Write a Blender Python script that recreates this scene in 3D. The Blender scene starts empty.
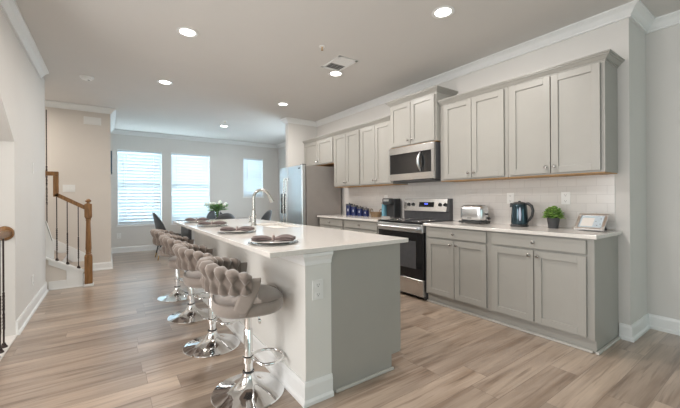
import bpy, bmesh, math, random
from mathutils import Vector, Matrix
random.seed(7)
PI = math.pi
sc = bpy.context.scene
col = sc.collection
D = bpy.data

# ------------------------------------------------------------------ camera, world, big lights, exposure
F = 329.27; TH = 0.613; ROLL = -0.006; HZ = 198.7; CAMZ = 1.202
cam = D.cameras.new('camera'); camo = D.objects.new('camera', cam); col.objects.link(camo)
cam.sensor_fit = 'HORIZONTAL'; cam.sensor_width = 36.0
cam.lens = F / 680 * 36.0
cam.shift_y = (HZ - 204.0) / 680.0
cam.clip_start = 0.05
fw = Vector((math.sin(TH), math.cos(TH), 0)); rt = Vector((math.cos(TH), -math.sin(TH), 0)); up = Vector((0, 0, 1))
r2 = rt * math.cos(ROLL) + up * math.sin(ROLL)
u2 = -rt * math.sin(ROLL) + up * math.cos(ROLL)
m = Matrix((r2, u2, -fw)).transposed().to_4x4(); m.translation = Vector((0, 0, CAMZ))
camo.matrix_world = m
sc.camera = camo

w = D.worlds.new('world'); sc.world = w; w.use_nodes = True
bg = w.node_tree.nodes['Background']
bg.inputs[0].default_value = (0.80, 0.90, 1.0, 1); bg.inputs[1].default_value = 1.3

def area(name, loc, size, power, color, rot, sy=None, shape=None, spread=None):
    l = D.lights.new(name, 'AREA'); l.energy = power; l.color = color; l.size = size
    if sy: l.shape = 'RECTANGLE'; l.size_y = sy
    if shape: l.shape = shape
    if spread: l.spread = spread
    o = D.objects.new(name, l); col.objects.link(o); o.location = loc; o.rotation_euler = rot
    return o
DAY = (0.72, 0.90, 1.0)
area('daylight_window_left', (0.61, 9.45, 1.5), 0.95, 100, DAY, (-PI/2, 0, 0), 1.8)
area('daylight_window_middle', (1.72, 9.45, 1.5), 0.95, 100, DAY, (-PI/2, 0, 0), 1.8)
area('daylight_window_right', (3.35, 9.45, 1.82), 0.62, 32, DAY, (-PI/2, 0, 0), 1.12)
area('added_fill_patio_door', (1.7, -5.05, 1.25), 3.0, 27, (0.50, 1.0, 0.90), (PI/2, 0, 0), 2.3)  # added cool fill from behind the camera, through an invented door
area('added_fill_dining_side', (4.35, 6.75, 1.4), 1.6, 52, (0.70, 0.88, 1.0), (0, PI/2, 0), 1.2)  # added fill from an unseen side opening, lifts the dining end
area('added_fill_living_window', (-1.02, -1.15, 1.45), 2.0, 22, (1.0, 0.97, 0.93), (0, -PI/2, 0), 3.1)  # added fill behind the camera, brightens the cabinet fronts
area('added_fill_stairwell', (-2.15, 1.75, 1.3), 2.0, 85, (1.0, 0.98, 0.95), (0, -PI/2, 0), 1.7)  # added fill in the stairwell, lights the -x faces from the left
area('added_fill_landing', (-1.45, 6.35, 2.70), .16, 20, (1.0, 0.92, 0.82), (0, 0, 0), shape='DISK')  # unseen lamp added to brighten the stair wall

vs = sc.view_settings
vs.view_transform = 'Standard'; vs.look = 'None'; vs.gamma = 1.0; vs.use_curve_mapping = False
vs.exposure = 0.0
CANW = 20.0            # watts of each recessed ceiling lamp
CANC = (1.0, 0.955, 0.905)

# ------------------------------------------------------------------ materials
MT = {}
def nodes(name):
    mt = D.materials.new(name); mt.use_nodes = True
    nt = mt.node_tree; b = nt.nodes['Principled BSDF']
    MT[name] = mt
    return mt, nt, b
def mat(name, c, rough=0.5, metal=0.0, noise=0.0, nscale=20, bump=0.0, bscale=200, **kw):
    mt, nt, b = nodes(name)
    b.inputs['Base Color'].default_value = (*c, 1); b.inputs['Roughness'].default_value = rough
    b.inputs['Metallic'].default_value = metal
    for k, v in kw.items(): b.inputs[k].default_value = v
    tc = nt.nodes.new('ShaderNodeTexCoord')
    if noise:
        n = nt.nodes.new('ShaderNodeTexNoise'); n.inputs['Scale'].default_value = nscale
        n.inputs['Detail'].default_value = 4
        nt.links.new(tc.outputs['Object'], n.inputs['Vector'])
        rp = nt.nodes.new('ShaderNodeValToRGB')
        rp.color_ramp.elements[0].position = 0.3; rp.color_ramp.elements[1].position = 0.7
        rp.color_ramp.elements[0].color = (*[max(0, x * (1 - noise)) for x in c], 1)
        rp.color_ramp.elements[1].color = (*[min(1, x * (1 + noise)) for x in c], 1)
        nt.links.new(n.outputs['Fac'], rp.inputs[0]); nt.links.new(rp.outputs[0], b.inputs['Base Color'])
    if bump:
        n2 = nt.nodes.new('ShaderNodeTexNoise'); n2.inputs['Scale'].default_value = bscale
        nt.links.new(tc.outputs['Object'], n2.inputs['Vector'])
        bp = nt.nodes.new('ShaderNodeBump'); bp.inputs['Strength'].default_value = bump; bp.inputs['Distance'].default_value = 0.002
        nt.links.new(n2.outputs['Fac'], bp.inputs['Height']); nt.links.new(bp.outputs[0], b.inputs['Normal'])
    return mt
mat('wall_paint', (0.66, 0.635, 0.605), 0.75, noise=0.015, nscale=2, bump=0.05)
mat('ceiling_paint', (0.64, 0.62, 0.595), 0.85, noise=0.01, nscale=2, bump=0.08)
mat('trim_white', (0.80, 0.80, 0.79), 0.35, noise=0.01)
mat('stair_wall_paint', (0.66, 0.61, 0.56), 0.75, noise=0.015, nscale=2, bump=0.05)
mat('island_paint', (0.70, 0.685, 0.65), 0.6, noise=0.015, nscale=3)
mat('cabinet_paint', (0.36, 0.345, 0.315), 0.38, noise=0.015, nscale=6)
mat('shoe_paint', (0.55, 0.53, 0.49), 0.4, noise=0.02)
mat('cabinet_dark', (0.22, 0.22, 0.21), 0.6, noise=0.05)
mat('quartz', (0.72, 0.68, 0.64), 0.10, noise=0.04, nscale=60)
mat('steel', (0.62, 0.61, 0.60), 0.24, 1.0, noise=0.03, nscale=8)
mat('steel_bright', (0.74, 0.75, 0.76), 0.30, 1.0, noise=0.02, nscale=8)
mat('fridge_side', (0.33, 0.30, 0.28), 0.5, 0.3, noise=0.03, nscale=10)
mat('basin_steel', (0.80, 0.77, 0.72), 0.4, 0.3, noise=0.02)
mat('nickel', (0.50, 0.485, 0.46), 0.27, 1.0, noise=0.02)
mat('chrome', (0.86, 0.86, 0.86), 0.05, 1.0, noise=0.01)
mat('black_glass', (0.012, 0.012, 0.013), 0.06, noise=0.1)
mat('black_plastic', (0.03, 0.03, 0.032), 0.35, noise=0.1)
mat('dark_grey', (0.07, 0.07, 0.075), 0.4, noise=0.1)
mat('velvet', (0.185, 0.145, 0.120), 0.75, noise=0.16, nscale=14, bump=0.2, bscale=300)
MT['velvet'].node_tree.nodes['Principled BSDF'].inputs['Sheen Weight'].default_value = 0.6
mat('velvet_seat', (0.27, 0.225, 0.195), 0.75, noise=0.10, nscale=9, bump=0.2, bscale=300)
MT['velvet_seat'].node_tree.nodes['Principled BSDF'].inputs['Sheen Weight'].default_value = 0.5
mat('napkin_cloth', (0.135, 0.100, 0.095), 0.8, noise=0.25, nscale=30, bump=0.3, bscale=400)
mat('napkin_light', (0.36, 0.28, 0.26), 0.7, noise=0.15, nscale=30)
mat('porcelain', (0.78, 0.72, 0.67), 0.18, noise=0.01)
mat('white_plastic', (0.78, 0.77, 0.75), 0.35, noise=0.01)
mat('slot_dark', (0.08, 0.08, 0.08), 0.5, noise=0.05)
mat('black_velvet', (0.045, 0.05, 0.055), 0.6, noise=0.2, nscale=20)
MT['black_velvet'].node_tree.nodes['Principled BSDF'].inputs['Sheen Weight'].default_value = 0.5
mat('gold', (0.75, 0.52, 0.22), 0.25, 1.0, noise=0.03)
mat('iron', (0.035, 0.022, 0.02), 0.4, 0.5, noise=0.1)
mat('leaf_green', (0.10, 0.22, 0.035), 0.5, noise=0.5, nscale=25)
mat('leaf_mid', (0.15, 0.40, 0.07), 0.5, noise=0.4, nscale=20)
mat('leaf_light', (0.27, 0.42, 0.10), 0.5, noise=0.4, nscale=30)
mat('petal_white', (0.85, 0.86, 0.80), 0.6, noise=0.04)
mat('pot_grey', (0.06, 0.06, 0.062), 0.6, noise=0.1)
mat('canister_blue', (0.010, 0.017, 0.085), 0.15, noise=0.15, nscale=40)
mat('label_pale', (0.45, 0.46, 0.55), 0.4, noise=0.05)
mat('tank_blue', (0.13, 0.30, 0.38), 0.15, noise=0.05)
mat('kettle_dark', (0.035, 0.06, 0.075), 0.14, 0.6, noise=0.1)
mat('kettle_window', (0.38, 0.42, 0.52), 0.15, noise=0.1)
mat('picture_blue', (0.04, 0.08, 0.13), 0.4, noise=0.3, nscale=8)
mat('frame_brown', (0.16, 0.09, 0.05), 0.3, noise=0.2)
mat('paper_pale', (0.48, 0.55, 0.60), 0.35, noise=0.04)
mat('paper_warm', (0.70, 0.66, 0.62), 0.4, noise=0.03)
mt, nt, b = nodes('blind_white'); b.inputs['Base Color'].default_value = (.78, .84, .88, 1); b.inputs['Roughness'].default_value = .5
tl = nt.nodes.new('ShaderNodeBsdfTranslucent'); tl.inputs[0].default_value = (.8, .88, .92, 1)
ms = nt.nodes.new('ShaderNodeMixShader'); ms.inputs[0].default_value = .042
nt.links.new(b.outputs[0], ms.inputs[1]); nt.links.new(tl.outputs[0], ms.inputs[2]); nt.links.new(ms.outputs[0], nt.nodes['Material Output'].inputs[0])
mat('vent_grey', (0.10, 0.10, 0.10), 0.6, noise=0.1)
mat('under_wood', (0.50, 0.27, 0.09), 0.5, noise=0.15, nscale=12)
mat('ledge_white', (0.74, 0.71, 0.68), 0.45, noise=0.03, nscale=5)
mat('tank_water', (0.2, 0.3, 0.35), 0.1, noise=0.02)
def emis(name, c, s):
    mt, nt, b = nodes(name)
    b.inputs['Base Color'].default_value = (*c, 1); b.inputs['Emission Color'].default_value = (*c, 1); b.inputs['Emission Strength'].default_value = s
    return mt
emis('lamp_lens', (1, 0.97, 0.92), 9.0)
emis('display_blue', (0.10, 0.15, 1.0), 1.6)
# glass
mt, nt, b = nodes('glass'); b.inputs['Transmission Weight'].default_value = 1; b.inputs['Roughness'].default_value = 0.0
b.inputs['Base Color'].default_value = (0.97, 1, 1, 1); b.inputs['IOR'].default_value = 1.05
mt, nt, b = nodes('clear_glass'); b.inputs['Transmission Weight'].default_value = 1; b.inputs['Roughness'].default_value = 0.02
b.inputs['Base Color'].default_value = (0.93, 0.96, 0.96, 1); b.inputs['IOR'].default_value = 1.4

def wood_nodes(name, c1, c2, stretch, rough=0.3, scale=6):
    mt, nt, b = nodes(name); tc = nt.nodes.new('ShaderNodeTexCoord'); mp = nt.nodes.new('ShaderNodeMapping')
    mp.inputs['Scale'].default_value = stretch
    n = nt.nodes.new('ShaderNodeTexNoise'); n.inputs['Scale'].default_value = scale; n.inputs['Detail'].default_value = 6; n.inputs['Distortion'].default_value = 0.6
    rp = nt.nodes.new('ShaderNodeValToRGB'); rp.color_ramp.elements[0].color = (*c1, 1); rp.color_ramp.elements[1].color = (*c2, 1)
    rp.color_ramp.elements[0].position = 0.3; rp.color_ramp.elements[1].position = 0.7
    L = nt.links.new
    L(tc.outputs['Object'], mp.inputs[0]); L(mp.outputs[0], n.inputs['Vector']); L(n.outputs['Fac'], rp.inputs[0]); L(rp.outputs[0], b.inputs['Base Color'])
    b.inputs['Roughness'].default_value = rough
    return mt
wood_nodes('oak', (0.16, 0.070, 0.020), (0.31, 0.150, 0.050), (8, 8, 1), 0.3)
wood_nodes('wicker', (0.10, 0.06, 0.03), (0.34, 0.23, 0.13), (3, 3, 30), 0.7, 10)

def floor_mat():
    mt, nt, b = nodes('plank_floor'); L = nt.links.new
    tc = nt.nodes.new('ShaderNodeTexCoord')
    br = nt.nodes.new('ShaderNodeTexBrick')
    br.offset = 0.0
    br.inputs['Color1'].default_value = (0, 0, 0, 1); br.inputs['Color2'].default_value = (1, 1, 1, 1); br.inputs['Mortar'].default_value = (0.5, 0.5, 0.5, 1)
    br.inputs['Scale'].default_value = 1; br.inputs['Mortar Size'].default_value = 0.0012; br.inputs['Mortar Smooth'].default_value = 0.3
    br.inputs['Brick Width'].default_value = 1.22; br.inputs['Row Height'].default_value = 0.178
    # every plank row starts at its own random offset
    s0 = nt.nodes.new('ShaderNodeSeparateXYZ'); L(tc.outputs['Object'], s0.inputs[0])
    def mth(op, a, b_=None):
        n = nt.nodes.new('ShaderNodeMath'); n.operation = op
        if hasattr(a, 'links'): L(a, n.inputs[0])
        else: n.inputs[0].default_value = a
        if b_ is not None:
            if hasattr(b_, 'links'): L(b_, n.inputs[1])
            else: n.inputs[1].default_value = b_
        return n.outputs[0]
    row = mth('FLOOR', mth('DIVIDE', s0.outputs[1], 0.178))
    rnd = mth('FRACT', mth('ADD', mth('MULTIPLY', mth('SINE', mth('MULTIPLY', row, 12.9898)), 437.585), 1000.0))
    c0 = nt.nodes.new('ShaderNodeCombineXYZ'); L(mth('ADD', s0.outputs[0], mth('MULTIPLY', rnd, 1.22)), c0.inputs[0]); L(s0.outputs[1], c0.inputs[1])
    L(c0.outputs[0], br.inputs['Vector'])
    # offset the grain plank by plank so that it breaks at the joints
    sp = nt.nodes.new('ShaderNodeSeparateXYZ'); L(tc.outputs['Object'], sp.inputs[0])
    mul = nt.nodes.new('ShaderNodeMath'); mul.operation = 'MULTIPLY'; mul.inputs[1].default_value = 37.0; L(br.outputs['Color'], mul.inputs[0])
    def grain(sx, sy, det, dist):
        a = nt.nodes.new('ShaderNodeMath'); a.operation = 'MULTIPLY'; a.inputs[1].default_value = sx; L(sp.outputs[0], a.inputs[0])
        c = nt.nodes.new('ShaderNodeMath'); c.operation = 'MULTIPLY'; c.inputs[1].default_value = sy; L(sp.outputs[1], c.inputs[0])
        cb = nt.nodes.new('ShaderNodeCombineXYZ'); L(a.outputs[0], cb.inputs[0]); L(c.outputs[0], cb.inputs[1]); L(mul.outputs[0], cb.inputs[2])
        n = nt.nodes.new('ShaderNodeTexNoise'); n.inputs['Scale'].default_value = 1; n.inputs['Detail'].default_value = det; n.inputs['Distortion'].default_value = dist
        L(cb.outputs[0], n.inputs['Vector']); return n
    g1 = grain(1.0, 10, 6, 0.35); g2 = grain(3, 70, 3, 0.2); g3 = grain(2.0, 34, 7, 0.7)
    rp = nt.nodes.new('ShaderNodeValToRGB'); e = rp.color_ramp.elements
    e[0].position = 0.30; e[0].color = (0.255, 0.175, 0.12, 1)
    e[1].position = 0.68; e[1].color = (0.50, 0.395, 0.31, 1)
    k = e.new(0.49); k.color = (0.405, 0.312, 0.243, 1)
    L(g1.outputs['Fac'], rp.inputs[0])
    rp2 = nt.nodes.new('ShaderNodeValToRGB'); e = rp2.color_ramp.elements
    e[0].position = 0.32; e[0].color = (0.46, 0.41, 0.37, 1); e[1].position = 0.47; e[1].color = (1, 1, 1, 1); L(g3.outputs['Fac'], rp2.inputs[0])
    mx = nt.nodes.new('ShaderNodeMixRGB'); mx.blend_type = 'MULTIPLY'; mx.inputs[0].default_value = 0.7; L(rp.outputs[0], mx.inputs[1]); L(rp2.outputs[0], mx.inputs[2])
    rp3 = nt.nodes.new('ShaderNodeValToRGB'); e = rp3.color_ramp.elements
    e[0].position = 0.3; e[0].color = (0.88, 0.88, 0.88, 1); e[1].position = 0.7; e[1].color = (1.05, 1.05, 1.05, 1); L(g2.outputs['Fac'], rp3.inputs[0])
    mx2 = nt.nodes.new('ShaderNodeMixRGB'); mx2.blend_type = 'MULTIPLY'; mx2.inputs[0].default_value = 1; L(mx.outputs[0], mx2.inputs[1]); L(rp3.outputs[0], mx2.inputs[2])
    rp4 = nt.nodes.new('ShaderNodeValToRGB'); e = rp4.color_ramp.elements
    e[0].color = (0.76, 0.74, 0.73, 1); e[1].color = (1.14, 1.13, 1.11, 1); L(br.outputs['Color'], rp4.inputs[0])
    mx3 = nt.nodes.new('ShaderNodeMixRGB'); mx3.blend_type = 'MULTIPLY'; mx3.inputs[0].default_value = 1; L(mx2.outputs[0], mx3.inputs[1]); L(rp4.outputs[0], mx3.inputs[2])
    mx4 = nt.nodes.new('ShaderNodeMixRGB'); mx4.inputs[2].default_value = (0.13, 0.095, 0.07, 1); L(br.outputs['Fac'], mx4.inputs[0]); L(mx3.outputs[0], mx4.inputs[1])
    L(mx4.outputs[0], b.inputs['Base Color'])
    b.inputs['Roughness'].default_value = 0.30; b.inputs['Specular IOR Level'].default_value = 0.8; b.inputs['Coat Weight'].default_value = 0.5; b.inputs['Coat Roughness'].default_value = 0.3
    bp = nt.nodes.new('ShaderNodeBump'); bp.inputs['Strength'].default_value = 0.12; bp.inputs['Distance'].default_value = 0.002
    L(g2.outputs['Fac'], bp.inputs['Height']); L(bp.outputs[0], b.inputs['Normal'])
floor_mat()

def tile_mat():
    mt, nt, b = nodes('subway_tile'); L = nt.links.new
    tc = nt.nodes.new('ShaderNodeTexCoord'); sp = nt.nodes.new('ShaderNodeSeparateXYZ'); cb = nt.nodes.new('ShaderNodeCombineXYZ')
    L(tc.outputs['Object'], sp.inputs[0]); L(sp.outputs[1], cb.inputs[0]); L(sp.outputs[2], cb.inputs[1])
    br = nt.nodes.new('ShaderNodeTexBrick'); br.inputs['Scale'].default_value = 1
    br.inputs['Color1'].default_value = (0.66, 0.63, 0.60, 1); br.inputs['Color2'].default_value = (0.69, 0.66, 0.63, 1); br.inputs['Mortar'].default_value = (0.57, 0.54, 0.515, 1)
    br.inputs['Mortar Size'].default_value = 0.0016; br.inputs['Brick Width'].default_value = 0.155; br.inputs['Row Height'].default_value = 0.078
    L(cb.outputs[0], br.inputs['Vector']); L(br.outputs['Color'], b.inputs['Base Color'])
    b.inputs['Roughness'].default_value = 0.2
    bp = nt.nodes.new('ShaderNodeBump'); bp.inputs['Strength'].default_value = 0.4; bp.inputs['Distance'].default_value = 0.002; bp.invert = True
    L(br.outputs['Fac'], bp.inputs['Height']); L(bp.outputs[0], b.inputs['Normal'])
tile_mat()

# ------------------------------------------------------------------ mesh helpers
class MB:
    def __init__(s): s.bm = bmesh.new()
    def box(s, x0, x1, y0, y1, z0, z1, bev=0):
        x0, x1 = sorted((x0, x1)); y0, y1 = sorted((y0, y1)); z0, z1 = sorted((z0, z1))
        t = bmesh.new()
        v = [t.verts.new(p) for p in ((x0,y0,z0),(x1,y0,z0),(x1,y1,z0),(x0,y1,z0),(x0,y0,z1),(x1,y0,z1),(x1,y1,z1),(x0,y1,z1))]
        for f in ((0,3,2,1),(4,5,6,7),(0,1,5,4),(1,2,6,5),(2,3,7,6),(3,0,4,7)): t.faces.new([v[i] for i in f])
        if bev: bmesh.ops.bevel(t, geom=t.edges[:], offset=bev, segments=3, profile=0.5, affect='EDGES')
        s._add(t); return s
    def _add(s, t, mtx=None):
        if mtx is not None: bmesh.ops.transform(t, matrix=mtx, verts=t.verts)
        me = D.meshes.new('tmp'); t.to_mesh(me); t.free(); s.bm.from_mesh(me); D.meshes.remove(me)
    def prism(s, pts, axis, a0, a1):
        # pts: 2D polygon; axis 'x': (y,z), 'y': (x,z), 'z': (x,y)
        def P(p, a):
            return {'x': (a, p[0], p[1]), 'y': (p[0], a, p[1]), 'z': (p[0], p[1], a)}[axis]
        t = bmesh.new()
        A = [t.verts.new(P(p, a0)) for p in pts]; Bv = [t.verts.new(P(p, a1)) for p in pts]; n = len(pts)
        t.faces.new(A); t.faces.new(Bv[::-1])
        for i in range(n): t.faces.new((A[i], Bv[i], Bv[(i+1) % n], A[(i+1) % n]))
        bmesh.ops.recalc_face_normals(t, faces=t.faces[:])
        s._add(t); return s
    def lathe(s, prof, c=(0,0,0), seg=40, axis='z', cap=True, mtx=None):
        t = bmesh.new(); rings = []
        for r, h in prof:
            if r < 1e-6: rings.append([t.verts.new((0, 0, h))])
            else: rings.append([t.verts.new((r*math.cos(2*PI*i/seg), r*math.sin(2*PI*i/seg), h)) for i in range(seg)])
        for a, b in zip(rings, rings[1:]):
            for i in range(seg):
                j = (i+1) % seg
                if len(a) == 1 and len(b) == 1: continue
                if len(a) == 1: t.faces.new((a[0], b[j], b[i]))
                elif len(b) == 1: t.faces.new((a[i], a[j], b[0]))
                else: t.faces.new((a[i], a[j], b[j], b[i]))
        if cap:
            for R in (rings[0], rings[-1]):
                if len(R) > 1: t.faces.new(R)
        bmesh.ops.recalc_face_normals(t, faces=t.faces[:])
        M = Matrix.Translation(c)
        if axis == 'x': M = M @ Matrix.Rotation(PI/2, 4, 'Y')
        if axis == 'y': M = M @ Matrix.Rotation(-PI/2, 4, 'X')
        if mtx is not None: M = M @ mtx
        s._add(t, M); return s
    def tube(s, pts, r, seg=12, closed=False, rads=None, sq=None):
        pts = [Vector(p) for p in pts]; n = len(pts); t = bmesh.new(); rings = []
        up0 = None
        for i, p in enumerate(pts):
            if closed: d = pts[(i+1) % n] - pts[i-1]
            else: d = pts[min(i+1, n-1)] - pts[max(i-1, 0)]
            d.normalize()
            if up0 is None:
                up0 = Vector((0,0,1)) if abs(d.z) < 0.9 else Vector((1,0,0))
            a = d.cross(up0); 
            if a.length < 1e-4: a = d.orthogonal()
            a.normalize(); b = a.cross(d).normalized(); up0 = b
            rr = rads[i] if rads else r
            if sq: rings.append([t.verts.new(p + a*rr*x + b*rr*y*sq) for x, y in ((-1,-1),(1,-1),(1,1),(-1,1))])
            else: rings.append([t.verts.new(p + (a*math.cos(2*PI*k/seg) + b*math.sin(2*PI*k/seg))*rr) for k in range(seg)])
        m = len(rings[0]); rng = range(n) if closed else range(n-1)
        for i in rng:
            A = rings[i]; B_ = rings[(i+1) % n]
            for k in range(m): t.faces.new((A[k], A[(k+1) % m], B_[(k+1) % m], B_[k]))
        if not closed: t.faces.new(rings[0]); t.faces.new(rings[-1])
        bmesh.ops.recalc_face_normals(t, faces=t.faces[:])
        s._add(t); return s
    def ball(s, c, rx, ry=None, rz=None, sub=2, rot=None):
        t = bmesh.new(); bmesh.ops.create_icosphere(t, subdivisions=sub, radius=1)
        M = Matrix.Translation(c)
        if rot is not None: M = M @ rot
        M = M @ Matrix.Diagonal((rx, ry or rx, rz or rx, 1)); s._add(t, M); return s
    def grid(s, rows, closed_u=False, closed_v=False, thick=0):
        t = bmesh.new(); V = [[t.verts.new(p) for p in r] for r in rows]
        nr, nc = len(V), len(V[0])
        for i in range(nr if closed_u else nr-1):
            for j in range(nc if closed_v else nc-1):
                t.faces.new((V[i][j], V[(i+1) % nr][j], V[(i+1) % nr][(j+1) % nc], V[i][(j+1) % nc]))
        if closed_v and not closed_u:
            t.faces.new(V[0]); t.faces.new(V[-1])
        bmesh.ops.recalc_face_normals(t, faces=t.faces[:])
        if thick: bmesh.ops.solidify(t, geom=t.faces[:], thickness=thick)
        s._add(t); return s
    def build(s, name, m, parent=None, smooth=False, bev=0, world=True, origin=None):
        me = D.meshes.new(name)
        off = None
        if parent is not None and world: off = parent_loc(parent)
        elif parent is None:
            if origin is None:
                xs = [v.co for v in s.bm.verts]
                off = Vector(((min(v.x for v in xs)+max(v.x for v in xs))/2, (min(v.y for v in xs)+max(v.y for v in xs))/2, min(v.z for v in xs)))
            else: off = Vector(origin)
        if off is not None: bmesh.ops.translate(s.bm, vec=-off, verts=s.bm.verts)
        s.bm.to_mesh(me); s.bm.free()
        o = D.objects.new(name, me); col.objects.link(o)
        me.materials.append(MT[m])
        if parent is not None: o.parent = parent
        else: o.location = off
        if smooth:
            for p in me.polygons: p.use_smooth = True
            if smooth == 'auto':
                md = o.modifiers.new('edge', 'EDGE_SPLIT'); md.split_angle = math.radians(35)
        if bev:
            md = o.modifiers.new('bevel', 'BEVEL'); md.width = bev; md.segments = 2; md.limit_method = 'ANGLE'; md.angle_limit = math.radians(40)
        return o
def parent_loc(p):
    v = Vector(p.location)
    while p.parent: p = p.parent; v += Vector(p.location)
    return v
def thing(name, label, cat, loc, group=None, rz=0):
    o = D.objects.new(name, None); col.objects.link(o); o.location = loc; o.rotation_euler = (0, 0, rz); o.empty_display_size = 0.05
    return tag(o, label, cat, group)
def tag(o, label, cat, group=None):
    o['label'] = label; o['category'] = cat
    if group: o['group'] = group
    return o
def struct(o, label=None):
    o['kind'] = 'structure'
    if label: o['label'] = label
    return o
def dup(root, loc, label, rz=None):
    def cp(o, par):
        c = o.copy(); col.objects.link(c)
        if par is not None: c.parent = par
        for ch in o.children: cp(ch, c)
        return c
    r = cp(root, None); r.location = loc; r['label'] = label
    if rz is not None: r.rotation_euler = (0, 0, rz)
    return r

# ------------------------------------------------------------------ room dimensions
CZ = 2.79; XL = -0.68; XW = 3.565; XR = 4.06; YST = 0.858; YB = 9.02; YS = 7.0; XF = 0.035; XRF = 4.11; YBACK = -4.8
OPN = 4.056   # far end of the opening in the left wall
LEND = 5.79   # far end of the left wall

f = MB().prism([(XL-.02, YBACK-.1), (XR+.3, YBACK-.1), (XR+.3, YB+.1), (XF-.1, YB+.1), (-.3, YS+.1), (XL-.02, YS+.1)], 'z', -0.12, 0.0)
struct(f.build('floor', 'plank_floor', origin=(0, 0, 0)), 'grey brown wood plank floor running across the kitchen')
struct(MB().box(-2.9, XR+.35, YBACK-.15, YB+.2, CZ, CZ+.12).build('ceiling', 'ceiling_paint'))
# walls
W = MB()
W.prism([(.45, 0), (0.8, 0), (0.8, 2.45), (2.95, 2.45), (OPN, 1.722), (OPN, 0), (LEND, 0), (LEND, CZ), (.45, CZ)], 'x', XL-.12, XL)
W.box(XL-.12, XL, YBACK, -2.75, 0, CZ); W.box(XL-.12, XL, -2.75, .45, 0, .40); W.box(XL-.12, XL, -2.75, .45, 2.50, CZ)
living = MB()
for k in range(4): living.box(XL-.09, XL-.05, -2.75+k*1.0467, -2.69+k*1.0467, .40, 2.50)
living.box(XL-.09, XL-.05, -2.75, .45, .40, .46); living.box(XL-.09, XL-.05, -2.75, .45, 2.44, 2.50)
struct(living.build('window_4', 'trim_white'))  # unseen window frame, added around the left-hand fill light
struct(W.build('wall_left', 'wall_paint'))
struct(MB().box(-1.85, XL-.12, OPN, OPN+.1, -2.2, 1.73).build('wall_stairwell_end', 'stair_wall_paint'))
W = MB(); W.box(-1.95, -1.85, .35, .9, -2.2, CZ); W.box(-1.95, -1.85, 2.6, YS, -2.2, CZ); W.box(-1.95, -1.85, .9, 2.6, -2.2, .45); W.box(-1.95, -1.85, .9, 2.6, 2.5, CZ)
struct(W.build('wall_stairwell_left', 'stair_wall_paint'))
W = MB(); W.box(-1.93, -1.89, .9, .95, .45, 2.5); W.box(-1.93, -1.89, 2.55, 2.6, .45, 2.5); W.box(-1.93, -1.89, 1.72, 1.78, .45, 2.5); W.box(-1.93, -1.89, .9, 2.6, .45, .50); W.box(-1.93, -1.89, .9, 2.6, 2.45, 2.5)
struct(W.build('window_5', 'trim_white'))  # unseen frame and opening, added for the stairwell fill light
struct(MB().box(-2.9, XF, YS, YS+.12, 0, CZ).build('wall_stairs', 'stair_wall_paint'))
struct(MB().box(XF-.12, XF, YS+.12, YB, 0, CZ).build('wall_dining_left', 'wall_paint'))
# back wall with three window holes
wins = [(0.165, 1.07, 0.62, 2.362), (1.262, 2.18, 0.61, 2.364), (3.058, 3.645, 1.27, 2.356)]
W = MB(); xs = [XF-.12] + [v for w_ in wins for v in w_[:2]] + [XRF+.1]
for i in range(0, 8, 2): W.box(xs[i], xs[i+1], YB, YB+.16, 0, CZ)
for x0, x1, z0, z1 in wins:
    W.box(x0, x1, YB, YB+.16, 0, z0); W.box(x0, x1, YB, YB+.16, z1, CZ)
struct(W.build('wall_back', 'wall_paint'))
# dining right wall with an unseen opening added for the fill light
W = MB(); W.box(XRF, XRF+.12, 6.0, 6.15, 0, CZ); W.box(XRF, XRF+.12, 7.35, YB, 0, CZ); W.box(XRF, XRF+.12, 6.15, 7.35, 0, .6); W.box(XRF, XRF+.12, 6.15, 7.35, 2.2, CZ)
struct(W.build('wall_dining_right', 'wall_paint'))
struct(MB().box(2.9, XRF+.12, 5.88, 6.0, 0, CZ).build('wall_partition', 'wall_paint'))
struct(MB().box(XW, XW+.12, YST, 5.88, 0, CZ).build('wall_right', 'wall_paint'))
struct(MB().box(XW+.12, XR+.12, YST, YST+.12, 0, CZ).build('wall_right_return', 'wall_paint'))
struct(MB().box(XR, XR+.12, YBACK, YST, 0, CZ).build('wall_right_near', 'wall_paint'))
# wall behind the camera with a door opening added for the cool fill light
struct(MB().box(-1.95, XL-.12, .35, .45, -.2, CZ).build('wall_stairwell_near', 'stair_wall_paint'))
W = MB(); W.box(XL-.12, 0.15, YBACK-.15, YBACK, 0, CZ); W.box(3.25, XR+.12, YBACK-.15, YBACK, 0, CZ); W.box(.15, 3.25, YBACK-.15, YBACK, 2.42, CZ)
struct(W.build('wall_behind', 'wall_paint'))
P_ = MB()
for x0 in (.15, 1.68): 
    P_.box(x0, x0+.06, YBACK-.1, YBACK-.05, .0, 2.42); P_.box(x0+1.49, x0+1.55, YBACK-.1, YBACK-.05, .0, 2.42)
P_.box(.15, 3.25, YBACK-.1, YBACK-.05, 2.36, 2.42); P_.box(.15, 3.25, YBACK-.1, YBACK-.05, 0, .08)
struct(P_.build('door_added_patio', 'trim_white'))  # unseen door frame added in front of the rear fill light

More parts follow.
